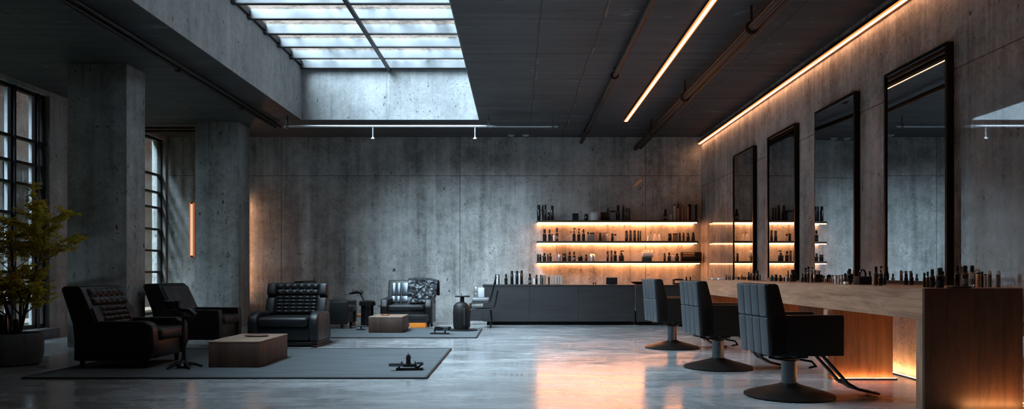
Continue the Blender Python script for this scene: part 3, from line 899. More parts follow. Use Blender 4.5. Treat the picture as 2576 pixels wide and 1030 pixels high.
def salon_chair(lab, loc, rz):
    o = thing('styling_chair', lab, 'chair', loc, rz, 'hydraulic styling chairs at the counter')
    MB().lathe([(0.375, 0), (0.388, 0.008), (0.388, 0.018), (0.375, 0.026), (0.20, 0.075), (0.085, 0.108), (0.072, 0.118)], (0, 0, 0), 56).build('base', 'base', o)
    MB().lathe([(0.066, 0.112), (0.066, 0.345)], (0, 0, 0), 32).build('post', 'post', o)
    me = MB().lathe([(0.072, 0.315), (0.10, 0.335), (0.13, 0.365), (0.13, 0.372)], (0, 0, 0), 28)
    me.box(-0.28, 0.28, -0.05, 0.05, 0.362, 0.384, 0.004)
    me.box(-0.05, 0.05, -0.26, 0.26, 0.362, 0.384, 0.004)
    me.build('seat_plate', 'black', o)
    lv = MB().tube([(0.05, -0.10, 0.345), (-0.10, -0.26, 0.355), (-0.22, -0.30, 0.362), (-0.30, -0.26, 0.378)], 0.011, 10)
    lv.tube([(0.06, -0.02, 0.33), (0.16, -0.10, 0.315), (0.17, -0.16, 0.28), (0.10, -0.17, 0.27)], 0.010, 10)
    lv.build('pump_lever', 'black', o)
    MB().box(-0.24, 0.315, -0.215, 0.215, 0.385, 0.50, 0.015, 3).build('seat_box', 'matte', o)
    MB().box(-0.22, 0.32, -0.21, 0.21, 0.49, 0.585, 0.035, 4).build('seat_cushion', 'leather', o)
    for s in (-1, 1):
        a, b = sorted((s * 0.315, s * 0.218))
        q = MB().box(-0.30, 0.345, a, b, 0.385, 0.725, 0.012, 3).build('armrest', 'matte', o)
        MB().box(-0.29, 0.34, a - 0.0015, b + 0.0015, 0.462, 0.465).build('piping', 'leather', q)
        MB().box(-0.295, 0.34, a + 0.004, b - 0.004, 0.7255, 0.732, 0.002, 1).build('arm_cap', 'leather', q)
    bk = MB().prism([(-0.295, 0.385), (-0.338, 0.985), (-0.325, 1.0), (-0.255, 1.0), (-0.235, 0.985), (-0.16, 0.70), (-0.15, 0.40)], -0.315, 0.315, 0.014, 3).build('backrest', 'matte', o)
    # four vertical padded strips on the rear, split by a cross seam at arm height
    p = MB()
    wv = 0.63 / 4
    lean = math.atan2(0.043, 0.6)
    m = Matrix.Translation((-0.297, 0, 0.39)) @ Matrix.Rotation(-lean, 4, 'Y')
    for i in range(4):
        y0 = -0.315 + i * wv + 0.003
        p.box(-0.022, 0.012, y0, y0 + wv - 0.006, 0.0, 0.325, 0.012, 3, mat=m)
        p.box(-0.022, 0.012, y0, y0 + wv - 0.006, 0.329, 0.610, 0.014, 3, mat=m)
    p.build('rear_padding', 'leather_back', bk)
    fr = thing_part = MB()
    for s in (-1, 1):
        rot_box(fr, (0.26, s * 0.075, 0.372), (0.515, s * 0.075, 0.10), 0.055, 0.018)
    fo = fr.build('footrest', 'black', o)
    pl = MB()
    rot_box(pl, (0.48, 0, 0.13), (0.60, 0, 0.060), 0.22, 0.016)
    rot_box(pl, (0.59, 0, 0.062), (0.79, 0, 0.018), 0.20, 0.022, 0.008)
    pl.build('foot_plate', 'black', fo)
    return o
salon_chair('black styling chair nearest the walnut end of the counter', (2.415, 6.70, 0), R(5))
salon_chair('black styling chair in the middle of the row of three', (2.31, 8.67, 0), R(5))
salon_chair('black styling chair nearest the reception desk', (2.25, 10.94, 0), R(6))

# ------------------------------------------------------------------ block tables and what lies on them
def block_table(lab, x0, x1, y0, y1, h):
    o = thing('coffee_table', lab, 'table', ((x0 + x1) / 2, (y0 + y1) / 2, RZ), 0, 'wooden block tables')
    a, b = (x1 - x0) / 2, (y1 - y0) / 2
    MB().box(-a, a, -b, b, 0, h - 0.02, 0.006, 2).build('block', 'block', o)
    MB().box(-a - 0.003, a + 0.003, -b - 0.003, b + 0.003, h - 0.0195, h, 0.006, 2).build('table_top', 'block_top', o)
    return o
block_table('rust-brown wooden block table beside the winged tufted armchair', -3.50, -2.92, 8.57, 9.62, 0.30)
block_table('rust-brown wooden block table on the farther rug', -2.64, -2.04, 13.45, 14.25, 0.29)
def dish(lab, X, y, z, r, mat):
    o = MB().lathe([(0.0, 0.004), (r * 0.75, 0.0), (r, 0.012), (r * 0.96, 0.018), (r * 0.7, 0.008), (0.0, 0.009)], (0, 0, 0), 28, 1.25, 0.8).build('dish', mat)
    o.location = (X, y, z)
    tag(o, lab, 'dish')
dish('flat brown dish on the nearer block table', -3.17, 9.2, RZ + 0.301, 0.12, 'plate')
dish('small tan dish on the farther block table', at(968, 13.8), 13.85, RZ + 0.291, 0.07, 'copper')
# low pine bench behind the hidden armchair, warm light put into its orange colour
o = thing('low_bench', 'low pine bench coloured warm-lit orange beside the hidden armchair', 'bench', (at(893, 15.3), 15.75, 0))
MB().box(-0.19, 0.16, -0.2, 0.2, 0.17, 0.22, 0.006).build('seat', 'pale_wood', o)
for sx in (-0.14, 0.12):
    MB().box(sx - 0.025, sx + 0.025, -0.18, 0.18, 0, 0.169).build('leg', 'pale_wood', o)

# swing tray stand in front of the first armchair
o = thing('tray_stand', 'black stand with a bowl and curved arm beside the tufted armchair', 'stand', (at(462, 8.55), 8.55, RZ))
MB().cyl((0, 0, 0.06), (0, 0, 0.62), 0.020).build('pole', 'black', o)
fb = MB()
for a in (20, 95, 160, 235, 310):
    fb.tube([(0, 0, 0.055), (0.11 * math.cos(R(a)), 0.11 * math.sin(R(a)), 0.045), (0.2 * math.cos(R(a)), 0.2 * math.sin(R(a)), 0.012)], [0.024, 0.02, 0.012], 8)
fb.lathe([(0.07, 0.0), (0.075, 0.03), (0.03, 0.08), (0.022, 0.12)], (0, 0, 0), 18)
fb.build('base', 'black', o)
am = MB().tube([(0.0, 0, 0.58), (0.10, -0.02, 0.57), (0.13, -0.02, 0.61), (0.08, -0.02, 0.66), (-0.02, 0, 0.66), (-0.09, 0, 0.70)], 0.028, 12)
am.build('arm', 'black', o)
MB().lathe([(0.03, 0.66), (0.075, 0.70), (0.10, 0.755), (0.096, 0.757), (0.07, 0.71), (0.0, 0.69)], (-0.13, 0, 0), 24).build('bowl', 'glossblack', o)

def fitting(lab, X, y, z, sc, rz):
    o = thing('footrest_fitting', lab, 'fitting', (X, y, z), rz, 'loose chair fittings on the rugs')
    b = MB().box(-0.16, 0.19, -0.03, 0.03, 0, 0.03, 0.006)
    b.build('foot_bar', 'black', o)
    q = MB()
    q.tube([(-0.13, 0, 0.025), (-0.085, 0.0, 0.10), (-0.085, 0, 0.115)], 0.012, 8)
    q.tube([(0.10, 0, 0.03), (0.09, 0, 0.075), (0.085, 0, 0.12)], [0.016, 0.014, 0.004], 8)
    q.tube([(0.11, 0, 0.03), (0.19, 0, 0.09)], 0.014, 8)
    q.box(-0.07, 0.11, -0.035, 0.035, 0.045, 0.085, 0.01)
    q.build('bracket', 'black', o)
    MB().box(-0.25, -0.06, -0.045, 0.02, 0.055, 0.095, 0.008).build('pad', 'post', o)
    MB().box(0.10, 0.19, 0.02, 0.08, 0.075, 0.10, 0.006).build('pad', 'post', o)
    MB().lathe([(0.036, 0.08), (0.028, 0.12), (0.030, 0.155), (0.040, 0.158), (0.040, 0.168), (0.026, 0.172), (0.030, 0.19), (0.034, 0.194), (0.012, 0.203), (0.004, 0.22), (0.0, 0.23)], (0, 0, 0), 18).build('turned_knob', 'black', o)
    o.scale = (sc, sc, sc)
    return o
fitting('black metal chair fitting with turned knob on the nearer rug', at(1028, 8.35), 8.33, RZ, 0.85, R(4))
o = thing('footrest', 'low black metal footrest on the farther rug', 'footrest', (at(1112, 13.2), 13.2, RZ), R(-6))
MB().box(-0.20, 0.12, -0.06, 0.06, 0.0, 0.022, 0.005).build('foot_bar', 'black', o)
MB().box(-0.13, 0.15, -0.05, 0.08, 0.06, 0.13, 0.015).build('pad', 'glossblack', o)
MB().box(0.03, 0.12, -0.054, -0.04, 0.065, 0.125, 0.004).build('plate', 'post', o)
MB().tube([(-0.12, 0, 0.02), (-0.14, 0, 0.07), (-0.1, 0, 0.09)], 0.012, 8).tube([(0.05, 0, 0.02), (0.06, 0, 0.07)], 0.014, 8).build('bracket', 'black', o)
o = thing('foot_lever', 'thin dark foot lever on the floor by the hidden armchair', 'lever', (at(908, 14.1), 14.1, RZ), R(5))
MB().box(-0.08, 0.08, -0.03, 0.03, 0.0, 0.02, 0.005).build('base', 'black', o)
MB().tube([(-0.18, 0, 0.06), (-0.02, 0, 0.075), (0.11, 0, 0.07)], 0.014, 8).cyl((0, 0, 0.015), (0, 0, 0.075), 0.014).build('bar', 'black', o)

# black bin with a bent lamp
o = thing('trolley_bin', 'round black bin with a bent spout on top by the far wall', 'bin', (at(924, 15.3), 15.3, 0))
MB().lathe([(0.13, 0.0), (0.13, 0.05), (0.125, 0.40), (0.13, 0.42)], (0, 0, 0), 24).build('body', 'glossblack', o)
MB().lathe([(0.155, 0.42), (0.165, 0.44), (0.16, 0.50), (0.12, 0.52), (0.0, 0.52)], (0, 0, 0), 24).build('lid', 'matte', o)
MB().tube([(-0.06, 0, 0.51), (-0.11, 0, 0.60), (-0.15, 0, 0.68)], 0.016, 10).build('neck', 'post', o)
MB().tube([(-0.10, 0, 0.66), (-0.15, 0, 0.70), (-0.22, 0, 0.695), (-0.33, 0, 0.665), (-0.37, 0, 0.66)], [0.045, 0.04, 0.035, 0.02, 0.012], 12).build('spout', 'black', o)

# wash stand and steel-framed chair left of the desk
o = thing('wash_stand', 'black pedestal wash stand with small tray beside the reception desk', 'stand', (at(1166, 14.05) - 0.04, 14.02, RZ))
MB().lathe([(0.26, 0), (0.27, 0.012), (0.25, 0.02), (0.12, 0.035)], (0.02, 0, 0), 36, 1.05, 0.8).build('base', 'black', o)
MB().lathe([(0.135, 0.03), (0.15, 0.09), (0.155, 0.34), (0.145, 0.46), (0.10, 0.51), (0.05, 0.53)], (0, 0, 0), 28).build('body', 'matte', o)
MB().cyl((0.02, 0, 0.52), (0.02, 0, 0.62), 0.04, 0.035).build('neck', 'black', o)
MB().box(-0.11, 0.16, -0.08, 0.08, 0.62, 0.645, 0.008).build('tray', 'black', o)
MB().box(0.055, 0.075, -0.149, -0.13, 0.1, 0.42, 0.004).build('steel_strip', 'post', o)
o = thing('side_chair', 'thin steel-framed chair with padded grey seat at the desk corner', 'chair', (at(1208, 14.8), 14.85, 0))
MB().box(-0.16, 0.18, -0.2, 0.2, 0.505, 0.60, 0.04, 4).build('seat', 'grey', o)
cf = MB()
for s in (-0.2, 0.2):
    cf.tube([(-0.22, s, 0.36), (0.20, s, 0.37), (0.27, s, 0.40), (0.30, s, 0.5), (0.34, s, 0.74)], 0.012, 8)
    cf.tube([(-0.18, s, 0.49), (0.13, s, 0.50), (0.19, s, 0.53), (0.24, s, 0.72), (0.31, s, 1.0)], 0.012, 8)
    cf.tube([(-0.20, s, 0.36), (-0.19, s, 0.49)], 0.010, 8)
    cf.tube([(0.20, s, 0.37), (0.22, s, 0.18), (0.20, s, 0.0)], 0.012, 8)
    cf.tube([(-0.21, s, 0.36), (-0.23, s, 0.18), (-0.22, s, 0.0)], 0.012, 8)
cf.tube([(0.31, -0.2, 1.0), (0.31, 0.2, 1.0)], 0.012, 8)
cf.build('frame', 'pipe', o)
o = tag(MB().lathe([(0.045, 0), (0.045, 0.075), (0.040, 0.08), (0.040, 0.09), (0.045, 0.095), (0.045, 0.19), (0.04, 0.2), (0.0, 0.2)], (0, 0, 0), 20).build('canister', 'silver'), 'banded silver canister on the padded grey seat', 'canister')
o.location = (at(1198, 14.85), 14.85, 0.6005)
o = tag(MB().box(-0.06, 0.06, -0.06, 0.06, 0, 0.19, 0.01).build('folded_towels', 'lightgrey'), 'pale folded towel block beside the silver canister', 'towel')
o.location = (at(1211, 14.85), 14.86, 0.6005)

# ------------------------------------------------------------------ potted tree and vases
TX, TY = at(40, 8.97), 8.97
tr = thing('potted_tree', 'yellow-leaved young tree in a dark concrete pot by the window', 'tree', (TX, TY, 0))
pt = MB()
pt.lathe([(0.22, 0), (0.26, 0.02), (0.285, 0.12), (0.29, 0.33), (0.28, 0.375), (0.25, 0.375), (0.24, 0.34), (0.0, 0.335)], (0, 0, 0), 40)
pt.build('planter', 'planter', tr)
MB().lathe([(0.238, 0.336), (0.12, 0.35), (0.0, 0.352)], (0, 0, 0), 28).build('soil', 'soil', tr)
rt = random.Random(11)
twigs = []
def grow(mb, p, d, L, r, depth):
    pts, rad = [p.copy()], [r]
    n = 5
    for i in range(n):
        d = (d + Vector((rt.uniform(-.22, .22), rt.uniform(-.22, .22), rt.uniform(-.10, .12)))).normalized()
        p = p + d * L / n
        pts.append(p.copy()); rad.append(r * (1 - 0.6 * (i + 1) / n))
    mb.tube(pts, rad, 7 if depth < 2 else 5)
    if depth >= 2:
        twigs.append(pts)
    if depth < 3:
        for q in range(5 if depth == 0 else 4):
            i = rt.randint(2 if depth else 1, n)
            a = rt.uniform(0, 2 * math.pi)
            nd = Vector((math.cos(a), math.sin(a), rt.uniform(-0.05, 0.45))) * 0.85 + d * 0.35
            grow(mb, pts[i].copy(), nd.normalized(), L * rt.uniform(0.46, 0.66), rad[i] * 0.62, depth + 1)
for k, (dx, dy, tilt) in enumerate(((-0.08, 0.0, -0.25), (0.03, 0.05, 0.05), (0.10, -0.03, 0.22), (0.0, -0.08, -0.05))):
    st_ = MB()
    grow(st_, Vector((dx * 0.5, dy * 0.5, 0.33)), Vector((tilt, dy, 1)).normalized(), 1.12, 0.020, 0)
    st_.build('stem', 'bark', tr)
lf = MB()
def leaf(p, d, L):
    d = d.normalized()
    s = d.cross(Vector((0, 0, 1)))
    if s.length < 0.05: s = Vector((1, 0, 0))
    s.normalize()
    nrm = s.cross(d)
    a = p; b = p + d * L * 0.5 + s * L * 0.26 + nrm * 0.008; c = p + d * L - Vector((0, 0, L * 0.15)); e_ = p + d * L * 0.5 - s * L * 0.26 + nrm * 0.008
    v = [lf.bm.verts.new(q) for q in (a, b, c, e_, p + d * L * 0.5)]
    lf.bm.faces.new((v[0], v[1], v[4])); lf.bm.faces.new((v[1], v[2], v[4])); lf.bm.faces.new((v[2], v[3], v[4])); lf.bm.faces.new((v[3], v[0], v[4]))
rt.shuffle(twigs)
for pts in twigs:
    for i in range(1, len(pts)):
        for q in range(9):
            if rt.random() < 0.85:
                u = rt.random()
                p = pts[i - 1].lerp(pts[i], u)
                if p.z < 0.55: continue
                a = rt.uniform(0, 6.28)
                leaf(p, Vector((math.cos(a), math.sin(a), rt.uniform(-0.35, 0.25))), rt.uniform(0.042, 0.07))
lf.build('foliage', 'leaf', tr, False)
def vase(lab, X, y, z, r, h, mat):
    o = MB().lathe([(0.0, 0), (r * 0.9, 0), (r, 0.01), (r * 0.85, h * 0.8), (r * 0.7, h), (r * 0.6, h), (r * 0.55, h * 0.9), (0.0, h * 0.88)], (0, 0, 0), 20).build('vase', mat)
    o.location = (X, y, z)
    tag(o, lab, 'vase', 'black vases on the planter')
vase('narrow black vase on the planter rim, the outermost one', TX + 0.125, TY - 0.19, 0.351, 0.038, 0.20, 'glossblack')
vase('wide black glass vase on the planter near the stems', TX - 0.02, TY - 0.20, 0.351, 0.072, 0.25, 'glossblack')
vase('slim tall black vase on the planter near the stems', TX - 0.135, TY - 0.16, 0.351, 0.035, 0.33, 'matte')
o = tag(MB().lathe([(0.17, 0), (0.20, 0.03), (0.20, 0.18), (0.17, 0.19), (0.0, 0.17)], (0, 0, 0), 28).build('floor_pot', 'planter'), 'small dark pot standing on the floor beside the big planter', 'pot')
o.location = (at(-26, 8.8), 8.6, 0)

# ------------------------------------------------------------------ bottles, books and boxes
ORD = ['first', 'second', 'third', 'fourth', 'fifth', 'sixth', 'seventh', 'eighth', 'ninth', 'tenth', 'eleventh', 'twelfth', 'thirteenth', 'fourteenth']
COL = {'k': ('glossblack', 'black'), 'm': ('matte', 'matte black'), 'a': ('amber', 'dark amber'), 'w': ('white', 'white'), 's': ('silver', 'silver'),
       'g': ('grey', 'dark grey'), 'l': ('lightgrey', 'light grey'), 'c': ('cream', 'cream'), 'b': ('brown', 'brown'), 'o': ('copper', 'copper'),
       't': ('teal', 'dark teal'), 'x': ('clear', 'clear'), 'd': ('gold', 'pale gold')}
KIND = {'bottle': ('bottle', 'bottle'), 'slim': ('bottle', 'slim bottle'), 'pump': ('pump_bottle', 'pump bottle'), 'spray': ('spray_bottle', 'spray bottle'),
        'can': ('can', 'can'), 'jar': ('jar', 'jar'), 'book': ('book', 'book'), 'box': ('box', 'box'), 'cup': ('cup', 'tapered cup'), 'dome': ('canister', 'domed canister'), 'tube': ('tube_bottle', 'tube bottle')}

def make_item(kind, colour, wd, h, lean=0.0):
    mat = COL[colour][0]
    r = wd / 2
    capm = 'matte' if colour not in 'm' else 'glossblack'
    seg = 18
    if kind in ('bottle', 'pump', 'spray'):
        bh = h * (0.69 if kind == 'bottle' else 0.64)
        o = MB().lathe([(r * 0.92, 0), (r, 0.006), (r, bh * 0.82), (r * 0.86, bh * 0.93), (r * 0.48, bh * 1.0), (r * 0.46, bh * 1.08)], seg=seg).build(KIND[kind][0], mat)
        if kind == 'bottle':
            MB().lathe([(r * 0.58, bh * 1.03), (r * 0.62, bh * 1.06), (r * 0.62, h * 0.95), (r * 0.5, h), (0, h)], seg=seg).build('cap', capm, o)
        elif kind == 'pump':
            q = MB().lathe([(r * 0.5, bh * 1.04), (r * 0.5, bh * 1.18), (r * 0.15, bh * 1.2), (r * 0.15, h * 0.93)], seg=seg)
            q.box(-r * 0.35, r * 0.95, -r * 0.22, r * 0.22, h * 0.90, h, 0.002, 1)
            q.build('pump', capm, o)
        else:
            q = MB().lathe([(r * 0.5, bh * 1.04), (r * 0.45, bh * 1.25)], seg=seg)
            q.prism([(-r * 0.5, h * 0.82), (-r * 0.7, h * 0.98), (r * 0.3, h), (r * 1.1, h * 0.95), (r * 1.1, h * 0.87), (r * 0.4, h * 0.84)], -r * 0.3, r * 0.3, 0.002, 1)
            q.prism([(r * 0.45, h * 0.86), (r * 0.7, h * 0.86), (r * 0.85, h * 0.70), (r * 0.7, h * 0.70)], -r * 0.12, r * 0.12)
            q.build('trigger_head', capm, o)
        if r > 0.02:
            MB().lathe([(r * 1.012, bh * 0.22), (r * 1.012, bh * 0.58)], seg=seg).build('paper_label', 'grey' if colour != 'k' else 'matte', o)
    elif kind == 'slim':
        o = MB().lathe([(r, 0), (r, h * 0.70), (r * 0.8, h * 0.74)], seg=seg).build('bottle', mat)
        MB().lathe([(r * 0.82, h * 0.735), (r * 0.82, h * 0.97), (r * 0.7, h), (0, h)], seg=seg).build('cap', capm, o)
    elif kind == 'can':
        o = MB().lathe([(r * 0.95, 0), (r, 0.004), (r, h * 0.86), (r * 0.9, h * 0.89)], seg=seg).build('can', mat)
        MB().lathe([(r * 0.92, h * 0.885), (r * 0.92, h * 0.985), (r * 0.8, h), (0, h)], seg=seg).build('lid', 'grey' if colour in 'wsl' else capm, o)
    elif kind == 'tube':
        o = MB().lathe([(r, 0), (r, h * 0.80), (r * 0.95, h * 0.82)], seg=seg).build('tube_bottle', mat)
        MB().lathe([(r * 1.02, h * 0.82), (r * 1.02, h * 0.86), (r * 0.8, h * 0.9), (r * 0.75, h), (0, h)], seg=seg).build('cap', 'lightgrey', o)
        MB().lathe([(r * 0.6, 0.004), (r * 0.6, h * 0.76)], seg=seg).build('filling', 'amber', o)
    elif kind == 'jar':
        o = MB().lathe([(r * 0.94, 0), (r, 0.008), (r, h * 0.66), (r * 0.85, h * 0.72)], seg=seg).build('jar', mat)
        MB().lathe([(r * 0.9, h * 0.72), (r * 0.9, h * 0.96), (r * 0.8, h), (0, h)], seg=seg).build('lid', capm, o)
    elif kind == 'dome':
        o = MB().lathe([(r, 0), (r, h * 0.55), (r * 0.9, h * 0.78), (r * 0.6, h * 0.93), (0, h)], seg=seg).build('canister', mat)
        MB().lathe([(r * 0.16, h * 0.97), (r * 0.16, h * 1.06), (0, h * 1.07)], seg=12).build('knob', 'matte', o)
    elif kind == 'cup':
        o = MB().lathe([(r, 0), (r * 0.55, h), (r * 0.48, h), (r * 0.8, 0.02), (0, 0.02)], seg=seg).build('cup', mat)
    elif kind == 'book':
        o = MB().box(-r, r, -0.085, 0.085, 0, h, 0.002, 1).build('book', mat)
        MB().box(-r * 0.8, r * 0.8, -0.081, 0.088, 0.004, h + 0.0006).build('pages', 'cream', o, False)
    else:
        o = MB().box(-r, r, -min(r, 0.07), min(r, 0.07), 0, h * 0.86, 0.004, 1).build('box', mat)
        MB().box(-r * 1.02, r * 1.02, -min(r, 0.07) * 1.02, min(r, 0.07) * 1.02, h * 0.862, h, 0.004, 1).build('lid', capm, o)
    return o

def cluster(where, place, items, depth, zb, group):
    """items: (x0, x1, top, kind, colour) in pixels; depth: number or function of x"""
    n_by = {}
    for it in items: n_by[(it[3], it[4])] = n_by.get((it[3], it[4]), 0) + 1
    seen = {}
    for i, (x0, x1, top, kind, colour) in enumerate(items):
        xc = (x0 + x1) / 2
        d = depth(xc) if callable(depth) else depth
        X = at(xc, d)
        wd = (x1 - x0) * d / F * (0.84 if kind == 'book' else 0.98)
        h = zz(top, d) - zb
        o = make_item(kind, colour, wd, h)
        o.location = (X, d, zb + 0.0004)
        key = (kind, colour)
        seen[key] = seen.get(key, 0) + 1
        look = (COL[colour][1] + ' ' + KIND[kind][1])
        if n_by[key] == 1: lab = f'the only {look} {where}'
        else:
            lab = f'{look}, {ORD[seen[key] - 1]} such from left {where}'
        tag(o, lab, {'book': 'book', 'box': 'box', 'jar': 'jar', 'can': 'can', 'cup': 'cup', 'dome': 'canister'}.get(kind, 'bottle'), group)

G1, G2, G3 = 'things on the top shelf', 'things on the middle shelf', 'things on the lowest shelf'
cluster("in the top shelf's left-end group", None, [(1351, 1360, 516, 'slim', 'k'), (1362.5, 1368, 516, 'slim', 'm'), (1369, 1375, 516, 'slim', 'k'), (1377, 1384, 535, 'jar', 'k'), (1385, 1393, 518, 'slim', 'k')], SHD, shelf_z[0], G1)
cluster("in the middle stretch of the top shelf", None, [(1440, 1455, 538, 'box', 'm'), (1470, 1480, 539, 'jar', 'k'), (1482, 1507, 531, 'dome', 'l'), (1511, 1526, 535, 'box', 'k'), (1527, 1532, 525, 'slim', 'k'), (1535, 1548, 531, 'box', 'g'),
         (1550, 1560, 517, 'bottle', 'k'), (1565, 1571, 517, 'slim', 'm'), (1573.5, 1578, 523, 'slim', 'k'), (1580, 1585, 524, 'slim', 'k')], SHD, shelf_z[0], G1)
cluster("in the top shelf's right-end group", None, [(1669, 1679, 527, 'bottle', 'm'), (1685, 1691, 537, 'can', 'l'), (1693, 1700, 514, 'can', 's'), (1703, 1708, 514, 'slim', 'o'), (1712, 1718.5, 521, 'book', 'b'), (1719, 1725, 521, 'book', 'b'), (1725.5, 1731, 521, 'book', 'o'),
         (1731.5, 1736, 515, 'book', 'm'), (1736.5, 1747.5, 516, 'book', 'g'), (1748, 1752.5, 516, 'book', 'm')], SHD, shelf_z[0], G1)
cluster("in the middle shelf's left-end group", None, [(1365, 1375, 577, 'bottle', 'k'), (1379, 1386, 578, 'bottle', 'k'), (1386.5, 1390.5, 590, 'jar', 'k'), (1391, 1395, 590, 'can', 'w'), (1397, 1405, 574, 'bottle', 'a')], SHD, shelf_z[1], G2)
cluster("in the middle shelf's long second group", None, [(1440, 1448, 574, 'pump', 'k'), (1452, 1460, 576, 'pump', 'k'), (1464, 1472, 577, 'bottle', 'k'), (1476, 1483, 584, 'bottle', 'g'), (1484, 1495.5, 586, 'box', 'g'), (1497, 1501, 582, 'book', 'o'),
         (1502.5, 1507, 585, 'can', 'w'), (1507.5, 1510, 586, 'book', 'm'), (1510.5, 1516, 586, 'can', 's'), (1517, 1521, 586, 'book', 'b'), (1522, 1530, 586, 'can', 'l'), (1537, 1544, 588, 'jar', 'k'), (1545, 1551, 589, 'jar', 'x')], SHD, shelf_z[1], G2)
cluster("in the dark row of five, middle shelf", None, [(1572, 1580, 581, 'slim', 'k'), (1583, 1589.5, 580, 'slim', 'k'), (1593, 1600, 580, 'slim', 'k'), (1603, 1608, 581, 'slim', 'k'), (1609, 1613, 582, 'slim', 'a')], SHD, shelf_z[1], G2)
cluster("in the pale trio, middle shelf", None, [(1626, 1637, 594, 'cup', 's'), (1642, 1653, 589, 'cup', 'w'), (1654, 1663, 589, 'cup', 'w')], SHD, shelf_z[1], G2)
cluster("in the middle shelf's right-end group", None, [(1680, 1690, 588, 'jar', 'k'), (1693, 1704.5, 588, 'box', 'g'), (1707, 1713, 586, 'slim', 'k'), (1717, 1722, 586, 'slim', 'k'), (1727, 1735, 587, 'bottle', 'k'), (1739, 1749, 586, 'cup', 'k')], SHD, shelf_z[1], G2)
cluster("in the lowest shelf's left-end group", None, [(1351, 1356, 640, 'jar', 'k'), (1356.5, 1362, 640, 'jar', 'k'), (1365, 1374, 637, 'bottle', 'k'), (1376, 1380.5, 640, 'jar', 'a'), (1381, 1388, 637, 'bottle', 'k')], SHD, shelf_z[2], G3)
cluster("in the lowest shelf's second group", None, [(1403, 1411, 639, 'can', 's'), (1414, 1425, 638, 'jar', 'k'), (1429, 1437, 634, 'bottle', 'k'), (1440, 1448.5, 634, 'bottle', 'a'), (1454, 1466, 641, 'dome', 'k'), (1471, 1478, 641, 'jar', 'a'), (1482, 1498, 638, 'dome', 's')], SHD, shelf_z[2], G3)
cluster("in the lowest shelf's central foursome", None, [(1525.5, 1531.5, 633, 'slim', 'k'), (1535.5, 1541, 631, 'slim', 'a'), (1543, 1552, 632, 'bottle', 'k'), (1556.5, 1570, 631, 'pump', 'k')], SHD, shelf_z[2], G3)
cluster("beside the black crate, lowest shelf", None, [(1669, 1675, 638, 'slim', 'k'), (1679, 1688, 636, 'bottle', 'k'), (1689, 1697, 639, 'can', 'l'), (1698, 1708, 638, 'bottle', 'k')], SHD, shelf_z[2], G3)
# odd pieces on the lowest shelf
o = thing('towel_box', 'pale towel box with dark front on the lowest shelf', 'box', (at(1628, SHD), SHD, shelf_z[2] + 0.0005))
MB().box(-0.115, 0.09, -0.08, 0.08, 0, 0.09, 0.006).build('tray', 'teal', o)
MB().box(-0.115, 0.13, -0.075, 0.075, 0.091, 0.20, 0.02, 3).build('folded_towel', 'lightgrey', o)
q = MB()
for (x, z, r) in ((-0.09, 0.215, 0.022), (-0.03, 0.225, 0.03), (0.03, 0.22, 0.025), (0.10, 0.22, 0.03)):
    q.lathe([(0, -r), (r * 0.8, -r * 0.5), (r, 0), (r * 0.7, r * 0.6), (0, r)], (x, 0, z), 12)
q.build('cotton_balls', 'towel', o)
o = thing('storage_crate', 'black crate with copper slot at the right end of the lowest shelf', 'crate', (at(1737, SHD), SHD, shelf_z[2] + 0.0005))
MB().box(-0.21, 0.23, -0.07, 0.07, 0, 0.11, 0.006).build('box', 'matte', o)
fr = MB().box(-0.21, -0.185, -0.07, 0.07, 0.111, 0.20).box(0.10, 0.23, -0.07, 0.07, 0.111, 0.20).box(-0.185, 0.10, -0.06, 0.07, 0.19, 0.20)
fr.build('upper_frame', 'matte', o, False)
MB().box(-0.18, 0.095, -0.02, 0.0, 0.12, 0.17).build('insert', 'copper', o, False)

# reception desk top
DT = 15.85
cluster("in the trio at the desk's left end", None, [(1245, 1248.5, 691, 'slim', 'k'), (1249, 1253, 691, 'can', 'w'), (1253.5, 1257, 691, 'slim', 'm')], DT, DZ, 'things on the reception desk')
cluster("in the tall group on the reception desk", None, [(1269, 1277, 690, 'bottle', 'k'), (1284, 1292, 682, 'slim', 'k'), (1293, 1296.5, 683, 'can', 'l'), (1297, 1304.5, 682, 'slim', 'k'), (1305, 1308, 684, 'can', 'w'), (1308.5, 1316, 681, 'slim', 'k')], DT, DZ, 'things on the reception desk')
cluster("beside the reception desk's pale books", None, [(1329, 1337, 689, 'bottle', 'm'), (1342, 1346, 699, 'can', 'w'), (1347, 1352.5, 692, 'slim', 'k'), (1358, 1363, 692, 'slim', 't'), (1363.5, 1367, 693, 'slim', 'k'), (1368, 1374, 694, 'book', 'b'), (1378.5, 1383, 698, 'book', 'm')], DT, DZ, 'things on the reception desk')
cluster("on the reception desk", None, [(1386, 1393.5, 694, 'book', 'c'), (1394, 1401, 694, 'book', 'c'), (1401.5, 1407, 694, 'book', 'c'), (1407.5, 1414, 694, 'book', 'c')], DT, DZ, 'things on the reception desk')
cluster("in the tiny pair beside the desk screen", None, [(1491.5, 1494.5, 711, 'jar', 'k'), (1497, 1500, 711, 'jar', 'm')], DT, DZ, 'things on the reception desk')
cluster("beside the tool rack on the side cabinet", None, [(1723.5, 1729.5, 697, 'bottle', 'k'), (1734, 1738.5, 697, 'slim', 'k')], DT, DZ, 'things on the side cabinet')
o = thing('desk_screen', 'small black screen standing on the reception desk', 'screen', (at(1539, DT), DT, DZ + 0.0004))
MB().box(-0.118, 0.118, -0.012, 0.012, 0.004, 0.145, 0.003, 1).build('panel', 'matte', o)
MB().box(-0.08, 0.08, -0.05, 0.05, 0, 0.006).build('foot', 'black', o)
o = thing('shallow_tray', 'shallow dark tray at the desk end behind the farthest styling chair', 'tray', (at(1612, DT), DT, DZ + 0.0004))
